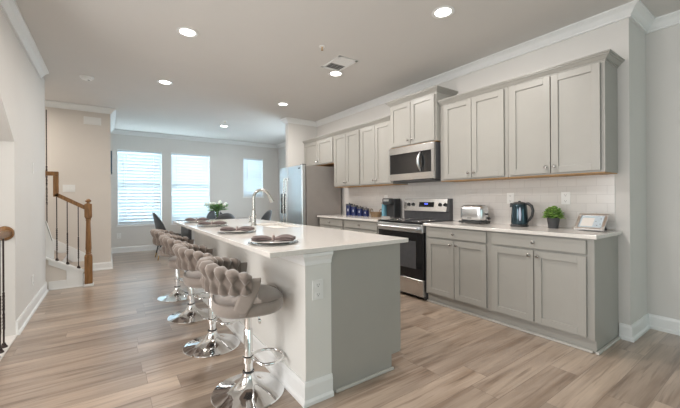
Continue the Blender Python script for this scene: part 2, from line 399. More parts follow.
# crown moulding profile along runs
CR = [(0, 0), (0.105, 0), (0.105, -0.018), (0.088, -0.026), (0.060, -0.045), (0.035, -0.078), (0.022, -0.090), (0.022, -0.108), (0, -0.108)]
CRr = [(p[0]*.8, p[1]*.82) for p in CR]
BS = [(0, 0), (0.026, 0), (0.026, 0.02), (0.014, 0.032), (0.014, 0.105), (0.008, 0.13), (0, 0.13)]
def run(name, path, prof, z, m, side=1, parent=None, st=True):
    """sweep a profile along a 2D polyline with mitred corners; profile x goes to the left of travel * side"""
    n = len(path); rows = []
    for i, p in enumerate(path):
        p = Vector(p)
        def nrm(a, b):
            d = (Vector(b) - Vector(a)).normalized(); return Vector((-d.y, d.x)) * side
        if i == 0: o = nrm(path[0], path[1])
        elif i == n-1: o = nrm(path[-2], path[-1])
        else:
            a = nrm(path[i-1], path[i]); b = nrm(path[i], path[i+1]); o = (a+b); o = o / o.length_squared * 2 if o.length > 1e-6 else a
        rows.append([(p.x + o.x*q[0], p.y + o.y*q[0], z + q[1]) for q in prof])
    mb = MB().grid(rows, closed_v=True)
    o = mb.build(name, m, parent)
    return struct(o) if st and parent is None else o
run('trim_crown_left', [(XL, YBACK), (XL, 5.42)], CRr, CZ, 'trim_white', side=-1)
run('trim_crown_right', [(XR, YBACK), (XR, YST), (XW, YST), (XW, 5.88), (2.9, 5.88), (2.9, 6.0), (XRF, 6.0), (XRF, YB), (XF, YB), (XF, YS), (-1.85, YS)], CRr, CZ, 'trim_white', side=1)
run('baseboard_left', [(XL, OPN), (XL, LEND)], BS, 0, 'trim_white', side=-1)
run('baseboard_left_near', [(XL, YBACK), (XL, .8)], BS, 0, 'trim_white', side=-1)
run('baseboard_right', [(XR, YBACK), (XR, YST), (XW, YST), (XW, .93)], BS, 0, 'trim_white', side=1)
run('baseboard_back', [(2.9, 5.88), (2.9, 6.0), (XRF, 6.0), (XRF, YB), (XF, YB), (XF, YS), (-.28, YS)], BS, 0, 'trim_white', side=1)

# stairwell going down behind the left opening
MBl = MB().box(XL-.16, XL+.012, 0.8, OPN, -.3, 0.012)
struct(MBl.build('trim_ledge', 'ledge_white'))
st = MB()
for i in range(11):
    st.box(-1.85, XL-.16, 1.0+i*.28, 1.0+(i+1)*.28 + (0 if i < 10 else -.03), -2.2, -.18*(i+1))
st.box(-1.85, XL-.16, .45, 1.0, -.2, 0)
struct(st.build('floor_stairs_down', 'ledge_white'))
struct(MB().prism([(OPN, 1.722), (OPN, 1.84), (2.45, 2.79), (2.2, 2.79), (2.2, 2.45), (2.95, 2.45)], 'x', -1.85, XL-.12).build('ceiling_stairwell_soffit', 'stair_wall_paint'))
run('baseboard_stairwell', [(XL-.12, OPN), (-1.6, OPN)], [(0,0),(.014,0),(.014,.1),(0,.1)], 0.012, 'trim_white', side=1)
# railing of the stairwell, in front of the camera's left edge
t = thing('stairwell_railing', 'wood topped iron railing at the left edge of the photo, ending in a round rosette', 'railing', (XL-.06, 3.3, 0.012))
MB().tube([(XL-.045, .9, .915), (XL-.045, 4.03, .915)], .03, 16).build('handrail', 'steel_bright', t, True).data.materials[0] = MT['oak']
MB().lathe([(0.0, 0), (.062, 0), (.064, .008), (.058, .02), (.040, .026), (0, .028)], (XL-.066, OPN, .915), 32, 'y', mtx=Matrix.Rotation(PI, 4, 'X')).build('rosette', 'oak', t, 'auto')
def baluster(x, y, z0, z1, parent, shoe=True):
    n = 60; rows = []
    for i in range(n+1):
        zz = z0 + (z1-z0)*i/n; u = i/n
        tw = 0
        for c in (.25, .42): 
            if abs(u-c) < .09: tw = (u-c+.09)/.18*2*PI*1.5
        r = .0075*(1.25 if tw else 1)
        rows.append([(x + r*math.cos(tw+k*PI/2+PI/4), y + r*math.sin(tw+k*PI/2+PI/4), zz) for k in range(4)])
    b_ = MB().grid(rows, closed_v=True).build('baluster', 'iron', parent)
    if shoe:
        MB().lathe([(.024, 0), (.024, .006), (.016, .018), (.011, .035), (.0, .035)], (x, y, z0), 12).build('baluster_shoe', 'iron', b_)
    return b_
for k in range(14): baluster(XL-.02, 3.76-k*.115, .012, .895, t)

# ---------------- staircase going up at the far left
SY0, SY1 = 5.85, YS
st = MB()
for i in range(3): st.box(-.30-.27*i, -1.85, SY0+.045, SY1, 0 if i == 0 else .165*i, .165*(i+1))
struct(st.build('floor_stairs_up', 'ledge_white'))
tr = MB()
for i in range(3): tr.box(-.30-.27*i+.025, -.30-.27*(i+1), SY0+.05, SY1-.02, .165*(i+1), .165*(i+1)+.018)
struct(tr.build('floor_stair_treads', 'plank_floor', origin=(0, 0, 0)))
def stz(x): return .214 + (-.274-x)*.571
# knee wall / closed stringer
struct(MB().prism([(-.292, 0), (-.292, stz(-.292)-.03), (-.80, stz(-.80)-.03), (-.80, 0)], 'y', SY0, SY0+.045).build('wall_stringer', 'stair_wall_paint'))
sk = MB()
sk.prism([(-.286, stz(-.286)-.028), (-.286, stz(-.286)), (-.69, stz(-.69)), (-.69, stz(-.69)-.028)], 'y', SY0-.03, SY0+.07)
sk.prism([(-.475, 0), (-.292, 0), (-.292, stz(-.292)-.03), (-.475, stz(-.475)-.03)], 'y', SY0-.016, SY0-.001)
sk.prism([(-.475, stz(-.475)-.09), (-.475, stz(-.475)-.03), (-.66, stz(-.66)-.03), (-.66, stz(-.66)-.09)], 'y', SY0-.012, SY0-.001)
sk.box(-.66, -.475, SY0-.014, SY0-.001, 0, .115)
sk.box(-.64, -.292, SY0-.026, SY0-.014, 0, .018)
sk.prism([(-.605, stz(-.605)), (-.605, .62), (-.68, .93), (-.71, .93), (-.71, stz(-.71))], 'y', SY0+.02, SY0+.04)
sk.prism([(-.30, .06), (-.30, .30), (-.84, .66), (-1.6, .66), (-1.6, .52), (-.84, .52), (-.36, .06)], 'y', SY1-.014, SY1)
struct(sk.build('trim_stairs', 'trim_white', bev=.002))
ln = MB().prism([(-.628, .66), (-.622, .66), (-.694, .95), (-.70, .95)], 'y', SY0+.016, SY0+.02)
ln.build('trim_stair_groove', 'cabinet_dark')['kind'] = 'structure'
t = thing('stair_railing', 'oak stair railing with turned newel post and dark iron balusters at foot of stairs', 'railing', (-.233, SY0, 0))
n_ = MB(); nx = -.233
n_.box(nx-.045, nx+.045, SY0-.045, SY0+.045, .02, .42, .003)
n_.lathe([(.043,.42),(.043,.43),(.030,.445),(.036,.46),(.030,.475),(.036,.52),(.033,.65),(.028,.85),(.026,.91),(.034,.92),(.028,.935),(.04,.955),(.04,.97)], (nx, SY0, 0), 24)
n_.box(nx-.043, nx+.043, SY0-.043, SY0+.043, .965, 1.15, .006)
n_.lathe([(.036,1.15),(.02,1.16),(.018,1.172),(.034,1.182),(.036,1.195),(.02,1.215),(0,1.222)], (nx, SY0, 0), 24)
n_.build('newel_post', 'oak', t)
MB().box(nx-.058, nx+.058, SY0-.058, SY0+.05, 0, .03, .002).build('newel_base', 'trim_white', t)
def railz(x): return 1.10 + (-.273-x)*.60
MB().tube([(-.25, SY0, railz(-.25)), (-.575, SY0, railz(-.575)), (-.575, SY0, railz(-.575)+.001)], .028, sq=.9).box(-.607, -.550, SY0-.028, SY0+.028, railz(-.575)-.03, 1.534, .004).box(-.72, -.55, SY0-.028, SY0+.028, 1.535, 1.59, .004).build('handrail', 'oak', t)
MB().lathe([(.05,0),(.05,.012),(.03,.02),(0,.02)], (-.695, SY0, 1.56), 20, 'x').build('rosette', 'oak', t)
for xx in (-.573, -.463, -.345): baluster(xx, SY0, stz(xx), railz(xx)-.02, t)
b_ = tag(baluster(-.676, SY0+.03, .9, 2.42, None, False), 'dark iron baluster rising beside the end of the left wall', 'baluster')

# ------------------------------------------------------------------ windows and blinds
for i, (x0, x1, z0, z1) in enumerate(wins):
    a = MB()
    y0, y1 = YB+.085, YB+.13; fr = .035
    a.box(x0, x0+fr, y0, y1, z0, z1); a.box(x1-fr, x1, y0, y1, z0, z1); a.box(x0, x1, y0, y1, z0, z0+fr); a.box(x0, x1, y0, y1, z1-fr, z1)
    zm = (z0+z1)/2; a.box(x0, x1, y0, y1, zm-.025, zm+.025)
    for q0, q1 in ((x0-.002, x0+.014), (x1-.014, x1+.002)): a.box(q0, q1, YB-.004, YB+.09, z0, z1)
    a.box(x0-.015, x1+.015, YB-.02, YB+.09, z0-.03, z0+.006)
    a.box(x0, x1, YB-.004, YB+.09, z1-.012, z1+.002)
    wo = a.build('window_%d' % (i+1), 'trim_white'); struct(wo)
    g_ = MB().box(x0+.02, x1-.02, YB+.10, YB+.106, z0+.02, z1-.02).build('window_pane', 'glass', wo)
    bl = thing('window_blind', ['white slatted blind over the leftmost back window', 'white slatted blind over the middle back window, behind the flowers',
               'white slatted blind over the small high window near the fridge'][i], 'blind', ((x0+x1)/2, YB+.04, z0), 'slatted blinds of the back windows')
    MB().box(x0+.015, x1-.015, YB+.012, YB+.06, z1-.055, z1-.0125, .003).build('headrail', 'blind_white', bl)
    s = MB(); n = int((z1-z0-.05)/.072)
    ang = math.radians(66)
    for k in range(n):
        zc = z0+.045+k*(z1-z0-.10)/(n-1); hw = .046
        dy, dz = hw*math.cos(ang), hw*math.sin(ang)
        s.prism([(YB+.036-dy, zc+dz), (YB+.036, zc+.004), (YB+.036+dy, zc-dz), (YB+.036+dy, zc-dz-.0025), (YB+.036, zc+.0015), (YB+.036-dy, zc+dz-.0025)], 'x', x0+.018, x1-.018)
    s.build('slats', 'blind_white', bl)
    MB().box(x0+.018, x1-.018, YB+.02, YB+.052, z0+.008, z0+.024, .003).build('bottom_rail', 'blind_white', bl)
    MB().tube([(x0+.13, YB+.004, z1-.05), (x0+.13, YB+.002, z1-.05-(.85 if i < 2 else .55))], .005, 8).build('tilt_wand', 'white_plastic', bl)
    lc = MB()
    for q in (.2, .8): lc.box(x0+(x1-x0)*q-.002, x0+(x1-x0)*q+.002, YB+.010, YB+.0115, z0+.02, z1-.05)
    lc.build('ladder_cord', 'white_plastic', bl)

# ------------------------------------------------------------------ cabinets (fronts face -x)
KN = [(0, 0), (.006, 0), (.006, .012), (.014, .018), (.015, .026), (.010, .031), (0, .032)]
def knob(x, y, z, parent):
    MB().lathe([(r, -h) for r, h in KN], (x, y, z), 16, 'x').build('knob', 'nickel', parent, 'auto')
def shaker(x, y0, y1, z0, z1, parent, name='door', st=.057, kn=None, rec=.011, th=.02, sgn=-1):
    a = MB(); x1 = x - sgn*th if sgn < 0 else x - th
    lo, hi = (x, x+th) if sgn < 0 else (x-th, x)
    a.box(lo, hi, y0, y0+st, z0, z1); a.box(lo, hi, y1-st, y1, z0, z1)
    a.box(lo, hi, y0+st, y1-st, z0, z0+st); a.box(lo, hi, y0+st, y1-st, z1-st, z1)
    if sgn < 0: a.box(x+rec, hi-.002, y0+st-.001, y1-st+.001, z0+st-.001, z1-st+.001)
    else: a.box(lo+.002, x-rec, y0+st-.001, y1-st+.001, z0+st-.001, z1-st+.001)
    d = a.build(name, 'cabinet_paint', parent, bev=.0018)
    if kn: knob(x, kn[0], kn[1], d)
    return d
def slab(x, y0, y1, z0, z1, parent, name='drawer'):
    d = MB().box(x, x+.02, y0, y1, z0, z1).build(name, 'cabinet_paint', parent, bev=.003)
    knob(x, (y0+y1)/2, (z0+z1)/2, d); return d
CRC = [(0, 0), (.006, .001), (.006, .009), (.013, .012), (.030, .034), (.040, .039), (.040, .045), (.050, .050), (.050, .060), (0, .060)]
XB = 3.00       # base face
XU = 3.24       # upper face
def upper(label, y0, y1, z0, z1, xf, doors, zd0, zd1, crown_l, crown_r, group='upper kitchen cabinets'):
    t = thing('upper_cabinet', label, 'cabinet', ((xf+XW)/2, (y0+y1)/2, z0), group)
    MB().box(xf+.022, XW-.001, y0, y1, z0+.007, z1).build('cabinet_box', 'cabinet_paint', t, bev=.001)
    MB().box(xf+.024, XW-.001, y0+.003, y1-.003, z0+.001, z0+.0065).build('bottom_panel', 'under_wood', t)
    for j, (a, b_) in enumerate(doors):
        ky = (b_-.03) if j == 0 else (a+.03)
        shaker(xf, a, b_, zd0, zd1, t, kn=(ky, zd0+.055))
    # crown: path at the face, seen from above travelling +y (profile goes towards -x)
    path = []
    if crown_r: path.append((XW-.001, y0))
    path += [(xf+.022, y0), (xf+.022, y1)]
    if crown_l: path.append((XW-.001, y1))
    run('crown', path, CRC, z1+.001, 'cabinet_paint', side=1, parent=t)
    return t
upper('two-door grey upper cabinet at the right end of the wall, above the plant', .935, 1.715, 1.40, 2.30, XU, [(.962, 1.322), (1.330, 1.690)], 1.422, 2.29, False, True)
upper('two-door grey upper cabinet between the microwave and the rightmost upper cabinet', 1.717, 2.535, 1.40, 2.30, XU, [(1.752, 2.108), (2.116, 2.472)], 1.422, 2.29, False, False)
upper('raised short grey upper cabinet directly above the microwave', 2.545, 3.335, 1.885, 2.465, XU-.055, [(2.568, 2.942), (2.950, 3.312)], 1.90, 2.452, True, True)
upper('two-door grey upper cabinet just left of the microwave, above the coffee maker', 3.345, 4.06, 1.40, 2.30, XU, [(3.362, 3.698), (3.706, 4.042)], 1.422, 2.29, False, False)
upper('two-door grey upper cabinet over the blue canisters, next to the fridge', 4.062, 4.80, 1.40, 2.30, XU, [(4.084, 4.43), (4.438, 4.782)], 1.422, 2.29, False, False)
upper('short two-door grey upper cabinet above the fridge', 4.802, 5.875, 1.83, 2.30, XU, [(4.835, 5.325), (5.333, 5.85)], 1.852, 2.29, False, False)

def base(label, y0, y1, splits, end=False, group='base kitchen cabinets', one=False):
    t = thing('base_cabinet', label, 'cabinet', ((XB+XW)/2, (y0+y1)/2, 0), group)
    MB().box(XB+.022, XW-.001, y0, y1, .105, .882).build('cabinet_box', 'cabinet_paint', t, bev=.001)
    MB().box(XB+.055, XW-.001, y0, y1, 0, .105).build('toe_kick', 'cabinet_paint', t)
    MB().box(XB+.032, XB+.0545, y0, y1, 0.001, .020, .004).build('shoe_moulding', 'shoe_paint', t)
    slab(XB, y0+.03, y1-.03, .762, .868, t)
    mid = (y0+y1)/2
    shaker(XB, y0+.03, mid-.004, .125, .742, t, kn=(mid-.035, .70))
    shaker(XB, mid+.004, y1-.03, .125, .742, t, kn=(mid+.035, .70))
    return t
t = base('two-door grey base cabinet at the right end, below the potted plant', .955, 1.775, 1)
ep = MB(); ep.prism([(XB+.022, .105), (XB+.055, .105), (XB+.055, .001), (XW-.001, .001), (XW-.001, .882), (XB+.022, .882)], 'y', .937, .955)
ep.build('end_panel', 'cabinet_paint', t)
MB().box(XB+.032, XW-.03, .915, .9365, .001, .020, .004).build('shoe_moulding', 'shoe_paint', t)
base('two-door grey base cabinet between the range and the right end cabinet, below the toaster', 1.775, 2.56, 1)
base('grey base cabinet left of the range, its drawer below the coffee maker', 3.362, 4.18, 1)
base('grey base cabinet beside the fridge, its drawer below the blue canisters', 4.18, 4.92, 1)

def top_slab(name, label, x0, x1, y0, y1, z0=.884, z1=.914, hole=None):
    a = MB()
    if hole:
        hx0, hx1, hy0, hy1 = hole
        pts_o = [(x0, y0), (x1, y0), (x1, y1), (x0, y1)]
        t = bmesh.new()
        # ring of four quads top and bottom with the sink cut out
        def ringv(z): return [t.verts.new((p[0], p[1], z)) for p in pts_o] , None
        n = 10; hp = []
        r = .045
        for cx, cy, a0 in ((hx0+r, hy0+r, PI), (hx1-r, hy0+r, 1.5*PI), (hx1-r, hy1-r, 0), (hx0+r, hy1-r, .5*PI)):
            for k in range(n+1): an = a0+k/n*PI/2; hp.append((cx+r*math.cos(an), cy+r*math.sin(an)))
        for z, inv in ((z0, 1), (z1, 0)):
            O = [t.verts.new((p[0], p[1], z)) for p in pts_o]; Hh = [t.verts.new((p[0], p[1], z)) for p in hp]
            if z == z0: O0, H0 = O, Hh
            q = n+1
            for c in range(4):
                seg = Hh[c*q:(c+1)*q]
                for u, v in zip(seg, seg[1:]): t.faces.new((O[c], u, v))
                t.faces.new((O[c], seg[-1], Hh[((c+1) % 4)*q], O[(c+1) % 4]))
        for c in range(4): t.faces.new((O0[c], O0[(c+1) % 4], O[(c+1) % 4], O[c]))
        for c in range(len(hp)): t.faces.new((H0[c], H0[(c+1) % len(hp)], Hh[(c+1) % len(hp)], Hh[c]))
        bmesh.ops.recalc_face_normals(t, faces=t.faces[:]); a._add(t)
    else: a.box(x0, x1, y0, y1, z0, z1)
    return tag(a.build(name, 'quartz', bev=.003), label, 'countertop')
top_slab('countertop', 'pale quartz countertop on the right wall, holding toaster, kettle and plant', XB-.02, XW-.001, .91, 2.568)
top_slab('countertop', 'pale quartz countertop left of the range, holding canisters and coffee maker', XB-.02, XW-.001, 3.358, 4.93)
struct(MB().box(XW-.009, XW, .955, 2.56, .914, 1.40).box(XW-.009, XW, 2.56, 3.34, .914, 1.88).box(XW-.009, XW, 3.34, 4.90, .914, 1.40).build('trim_backsplash', 'subway_tile', origin=(XW, 0, .914)), 'white subway tile backsplash')

# ------------------------------------------------------------------ range
ry0, ry1 = 2.572, 3.346
t = thing('range', 'stainless steel electric range with black glass oven door between the base cabinets', 'stove', (3.25, (ry0+ry1)/2, 0))
MB().box(3.03, XW-.02, ry0, ry1, .02, .90).build('body', 'dark_grey', t, bev=.003)
MB().box(2.985, 3.46, ry0-.003, ry1+.003, .9005, .918, .004).build('cooktop', 'black_glass', t)
for cx, cy, r in ((3.12, 2.77, .095), (3.12, 3.14, .11), (3.34, 2.77, .08), (3.34, 3.14, .08)):
    MB().tube([(cx+r*math.cos(a*PI/24), cy+r*math.sin(a*PI/24), .9185) for a in range(48)], .0012, 6, True).build('burner_ring', 'steel', t)
d = MB().box(2.985, 3.03, ry0+.004, ry1-.004, .245, .792, .004).build('oven_door', 'black_glass', t)
MB().box(2.975, 3.03, ry0+.004, ry1-.004, .794, .890, .004).build('door_band', 'steel_bright', t)
MB().box(2.9835, 2.9845, ry0+.11, ry1-.11, .36, .69).build('oven_window', 'dark_grey', d)
h = MB().tube([(2.937, ry0+.05, .842), (2.937, ry1-.05, .842)], .015, 16)
h.box(2.937, 2.98, ry0+.05, ry0+.075, .828, .856, .003).box(2.937, 2.98, ry1-.075, ry1-.05, .828, .856, .003)
h.build('handle', 'steel_bright', t, 'auto')
d = MB().box(2.985, 3.03, ry0+.004, ry1-.004, .045, .238, .005).build('storage_drawer', 'steel', t)
MB().lathe([(0,0),(.012,0),(.012,-.004),(0,-.004)], (2.985, ry0+.06, .215), 20, 'x').build('badge', 'steel_bright', d)
# backguard: tilted control panel
bp = MB().prism([(3.475, .9185), (XW-.011, .9185), (XW-.011, 1.195), (3.497, 1.195), (3.462, 1.03), (3.475, 1.02)], 'y', ry0+.004, ry1-.004).build('back_guard', 'dark_grey', t, bev=.003)
MB().prism([(3.456, 1.03), (3.464, 1.03), (3.498, 1.190), (3.490, 1.192)], 'y', ry0+.035, ry1-.006).build('control_panel', 'steel', t)
sl = (3.490-3.456)/(1.192-1.03)
def px(z): return 3.456 + (z-1.03)*sl
MB().prism([(px(1.085)-.002, 1.085), (px(1.15)-.002, 1.15), (px(1.15)+.002, 1.15), (px(1.085)+.002, 1.085)], 'y', 2.81, 3.06).build('control_display', 'black_glass', t)
dd = MB()
for k, yy in enumerate((2.955, 2.94, 2.925, 2.91)):
    z0_ = 1.118; dd.prism([(px(z0_)-.004, z0_), (px(z0_+.018)-.004, z0_+.018), (px(z0_+.018)-.002, z0_+.018), (px(z0_)-.002, z0_)], 'y', yy, yy+.010)
dd.build('clock_digits', 'display_blue', t)
for yy in (2.63, 2.71, 3.165, 3.245):
    kk = MB().lathe([(0.0, -.022), (.017, -.022), (.021, -.004), (.025, 0), (.0, 0)], (px(1.118)-.001, yy, 1.118), 24, 'x', mtx=Matrix.Rotation(-.2, 4, 'Y')).build('control_knob', 'black_plastic', t, 'auto')
for q in (ry0+.06, ry1-.06):
    MB().box(3.07, 3.12, q-.02, q+.02, 0, .02).build('foot', 'black_plastic', t)

# ------------------------------------------------------------------ microwave
my0, my1, mz0, mz1, mx = 2.556, 3.322, 1.44, 1.878, 3.165
t = thing('microwave', 'stainless steel microwave mounted under the raised cabinet over the range', 'microwave', (3.35, (my0+my1)/2, mz0))
MB().box(mx+.03, XW-.012, my0, my1, mz0, mz1).build('body', 'dark_grey', t, bev=.003)
fr = MB(); fx = mx
fr.box(fx, fx+.03, my0, my1, mz1-.09, mz1, .003).box(fx, fx+.03, my0, my1, mz0, mz0+.085, .003).box(fx, fx+.03, my0, my0+.04, mz0+.08, mz1-.085).box(fx, fx+.03, my1-.022, my1, mz0+.08, mz1-.085)
fr.build('door_frame', 'steel', t)
MB().box(fx+.004, fx+.028, my0+.19, my1-.022, mz0+.085, mz1-.09).build('door_window', 'black_glass', t)
MB().box(fx+.003, fx+.028, my0+.04, my0+.19, mz0+.085, mz1-.09).build('control_panel', 'black_glass', t)
hp = [(fx-.004 - .045*math.sin(PI*k/14), my0+.205, mz0+.10+.235*k/14) for k in range(15)]
MB().tube(hp, .011, 12, rads=[.008+.010*math.sin(PI*k/14) for k in range(15)]).build('handle', 'steel_bright', t, True)
MB().box(mx+.03, XW-.05, my0+.05, my1-.05, mz0-.022, mz0-.0005, .004).build('vent_grille', 'vent_grey', t)

# ------------------------------------------------------------------ fridge
fy0, fy1, fz = 4.962, 5.855, 1.79
t = thing('refrigerator', 'tall stainless side-by-side refrigerator with water dispenser against the partition', 'refrigerator', (3.1, (fy0+fy1)/2, 0))
MB().box(2.79, XW-.05, fy0, fy1, .03, fz-.012).build('body', 'fridge_side', t, bev=.004)
ysp = 5.52
for (a, b_, hy) in ((fy0+.003, ysp-.004, ysp-.055), (ysp+.004, fy1-.003, ysp+.055)):
    d = MB().box(2.70, 2.775, a, b_, .06, fz, .012).build('door', 'steel_bright', t, False)
    hz = [(2.662 - .022*math.sin(PI*k/16), hy, .62+.95*k/16) for k in range(17)]
    hz = [(2.70, hy, .62)] + hz + [(2.70, hy, 1.57)]
    MB().tube(hz, .014, 12).build('handle', 'steel', d, True)
    if a > 5: 
        MB().box(2.697, 2.701, 5.60, 5.80, .93, 1.30).build('water_dispenser', 'black_glass', d)
        MB().box(2.694, 2.698, 5.61, 5.79, 1.22, 1.29).build('dispenser_panel', 'dark_grey', d)
    else: MB().box(2.698, 2.7005, fy0+.06, fy0+.14, 1.725, 1.745).build('badge', 'dark_grey', d)
MB().box(2.74, 2.79, fy0+.02, fy1-.02, .0, .055).build('toe_grille', 'black_plastic', t)
MB().box(2.72, 2.80, fy0+.02, fy0+.10, fz+.001, fz+.015, .003).build('hinge_cover', 'dark_grey', t)
for q in (fy0+.08, fy1-.08): MB().box(3.3, 3.36, q-.03, q+.03, 0, .03).build('foot', 'black_plastic', t)

# ------------------------------------------------------------------ island
IX0, IX1, IX2, IY0, IY1 = .937, 1.118, 1.695, 1.69, 4.70
t = thing('kitchen_island', 'long kitchen island with pale half wall on the stool side and grey cabinet end', 'island', (1.3, 3.2, 0))
MB().box(IX0, IX1, IY0, IY1, 0, .883).build('half_wall', 'island_paint', t)
a = MB()
for ya, yb, zt_ in ((IY0+.018, 3.02, .8835), (3.02, 3.75, .66), (3.75, IY1-.01, .8835)):
    a.prism([(IX1, 0.001), (IX2-.075, .001), (IX2-.075, .105), (IX2, .105), (IX2, zt_), (IX1, zt_)], 'y', ya, yb)
a.box(IX1, IX1+.02, 3.02, 3.75, .66, .8835).box(IX2, IX2-.004, 3.02, 3.75, .66, .8835)
a.build('cabinet_box', 'cabinet_paint', t)
MB().prism([(IX1+.001, 0.001), (IX2-.07, .001), (IX2-.07, .105), (IX2+.02, .105), (IX2+.02, .8835), (IX1+.001, .8835)], 'y', IY0+.001, IY0+.018).build('end_panel', 'cabinet_paint', t)
MB().box(IX1+.028, IX2-.06, IY0-.014, IY0+.001, .001, .02, .004).build('shoe_moulding', 'shoe_paint', t)
yy = IY0+.05
for k in range(4):
    y1_ = yy+.68
    if k != 2: shaker(IX2+.02, yy+.01, y1_-.01, .125, .742, t, sgn=1)
    MB().box(IX2, IX2+.02, yy+.01, y1_-.01, .762 if k != 2 else .125, .868).build('drawer_front', 'cabinet_paint', t, bev=.003)
    yy = y1_
run('half_wall_baseboard', [(IX0, IY1), (IX0, IY0), (IX1, IY0)], BS, 0.001, 'trim_white', side=-1, parent=t)
IC = [(0, 0), (.006, 0), (.008, .028), (.016, .040), (.022, .052), (.022, .068), (0, .068)]
IC = [(0, -.004), (.004, 0), (.007, .022), (.016, .042), (.024, .052), (.026, .070), (0, .070)]
run('corbel_moulding', [(IX0, IY1), (IX0, IY0), (IX1+.001, IY0)], IC, .813, 'trim_white', side=-1, parent=t)
SK = (1.36, 1.67, 3.05, 3.72)
top_slab('island_countertop', 'long pale quartz island countertop with undermount sink and place settings', .707, 1.775, 1.664, 4.885, hole=SK)
t = thing('sink', 'undermount stainless steel sink set into the island countertop', 'sink', ((SK[0]+SK[1])/2, (SK[2]+SK[3])/2, .68))
rows = []
for q, zz in ((.012, .8835), (-.003, .8835), (-.001, .74), (-.02, .70), (-.06, .692)):
    hp = []; r = .05
    for cx, cy, a0 in ((SK[0]-q+r, SK[2]-q+r, PI), (SK[1]+q-r, SK[2]-q+r, 1.5*PI), (SK[1]+q-r, SK[3]+q-r, 0), (SK[0]-q+r, SK[3]+q-r, .5*PI)):
        for k in range(7): an = a0+k/6*PI/2; hp.append((cx+r*math.cos(an), cy+r*math.sin(an), zz))
    rows.append(hp)
MB().grid(rows, closed_v=True).build('basin', 'basin_steel', t)
MB().lathe([(0,0),(.045,0),(.04,.006),(0,.004)], ((SK[0]+SK[1])/2, (SK[2]+SK[3])/2, .693), 24).build('drain', 'chrome', t)
# faucet
fx_, fy_ = 1.30, 3.49
t = thing('faucet', 'tall brushed nickel gooseneck pull-down faucet behind the island sink', 'faucet', (fx_, fy_, .9145))
MB().lathe([(0,0),(.030,0),(.030,.008),(.024,.018),(.021,.06),(.019,.16),(.0175,.17),(0,.17)], (fx_, fy_, .9145), 28).build('base', 'nickel', t, 'auto')
R = .090; pts = [(fx_, fy_, 1.07)] + [(fx_, fy_, 1.07+.035*k) for k in range(1, 5)]
for k in range(0, 15):
    a_ = PI - k/14*(PI*.86); pts.append((fx_+R+R*math.cos(a_), fy_, 1.215+R*math.sin(a_)))
MB().tube(pts, .0155, 16).build('gooseneck', 'nickel', t, True)
e0 = Vector(pts[-1]); dr = (Vector(pts[-1])-Vector(pts[-2])).normalized()
MB().tube([e0-dr*.005, e0+dr*.01, e0+dr*.06, e0+dr*.095], .016, 18, rads=[.0165, .019, .023, .025]).build('spray_head', 'nickel', t, 'auto')
MB().tube([(fx_, fy_-.018, 1.00), (fx_, fy_-.045, 1.005), (fx_-.01, fy_-.10, 1.035)], .007, 12, rads=[.011, .008, .006]).build('lever', 'nickel', t, True)
t = thing('soap_dispenser', 'small nickel soap dispenser on the island, just left of the faucet', 'soap dispenser', (1.44, 4.00, .9145))
MB().lathe([(0,0),(.020,0),(.020,.006),(.011,.012),(.010,.055),(.014,.06),(.014,.075),(0,.078)], (1.44, 4.00, .9145), 20).build('pump', 'nickel', t, 'auto')
MB().tube([(1.44, 4.0, .982), (1.46, 3.985, .984), (1.485, 3.97, .974)], .005, 10).build('spout', 'nickel', t, True)

# outlets and switches
def plate(name, label, cat, c, face, w_=.075, h_=.118, kind='outlet', gang=1):
    """face: outward normal '-x','+x','-y'"""
    c = Vector(c); t = thing(name, label, cat, c)
    def bx(u0, u1, v0, v1, d0, d1, b=0):
        a = MB()
        if face == '-x': a.box(c.x-d1, c.x-d0, c.y+u0, c.y+u1, c.z+v0, c.z+v1, b)
        elif face == '+x': a.box(c.x+d0, c.x+d1, c.y+u0, c.y+u1, c.z+v0, c.z+v1, b)
        else: a.box(c.x+u0, c.x+u1, c.y-d1, c.y-d0, c.z+v0, c.z+v1, b)
        return a
    bx(-w_/2, w_/2, -h_/2, h_/2, 0.0005, .006, .0015).build('cover_plate', 'white_plastic', t)
    if kind == 'outlet':
        for s in (-1, 1):
            r = bx(-.017, .017, s*.028-.015, s*.028+.015, .006, .0085, .001).build('socket', 'white_plastic', t)
            for q in (-.007, .007): bx(q-.0012, q+.0012, s*.028-.002, s*.028+.008, .0085, .0088).build('slot', 'slot_dark', r)
            bx(-.003, .003, s*.028-.010, s*.028-.005, .0085, .0088).build('slot', 'slot_dark', r)
    elif kind == 'switch':
        for g in range(gang):
            q = (g-(gang-1)/2)*.046
            bx(q-.016, q+.016, -.033, .033, .006, .009, .001).build('rocker', 'white_plastic', t)
    else: bx(-w_/2+.01, w_/2-.01, -h_/2+.01, h_/2-.01, .006, .018, .004).build('cover', 'white_plastic', t)
    return t
plate('wall_outlet', 'white outlet on the near end of the island half wall', 'outlet', (1.02, IY0, .66), '-y')
plate('wall_outlet', 'white outlet on the backsplash between the plant and the silver frame', 'outlet', (XW-.009, 1.325, 1.195), '-x')
plate('wall_outlet', 'white outlet on the backsplash behind the kettle', 'outlet', (XW-.009, 1.85, 1.195), '-x')
plate('wall_outlet', 'white outlet on the backsplash left of the coffee maker', 'outlet', (XW-.009, 3.80, 1.195), '-x')
plate('wall_outlet', 'white outlet low on the left wall near the stairs', 'outlet', (XL, 4.86, .335), '+x')
plate('light_switch', 'white light switch on the left wall', 'switch', (XL, 4.90, 1.56), '+x', kind='switch')
plate('light_switch', 'white double switch plate on the wall behind the stair rail', 'switch', (-.53, YS, 1.40), '-y', .16, .118, 'switch', 2)
plate('wall_outlet', 'white outlet under the leftmost back window', 'outlet', (.19, YB, .385), '-y', .08)
plate('door_chime', 'white rectangular door chime box high on the stair wall', 'door chime', (-.215, YS, 2.55), '-y', .24, .13, 'chime')

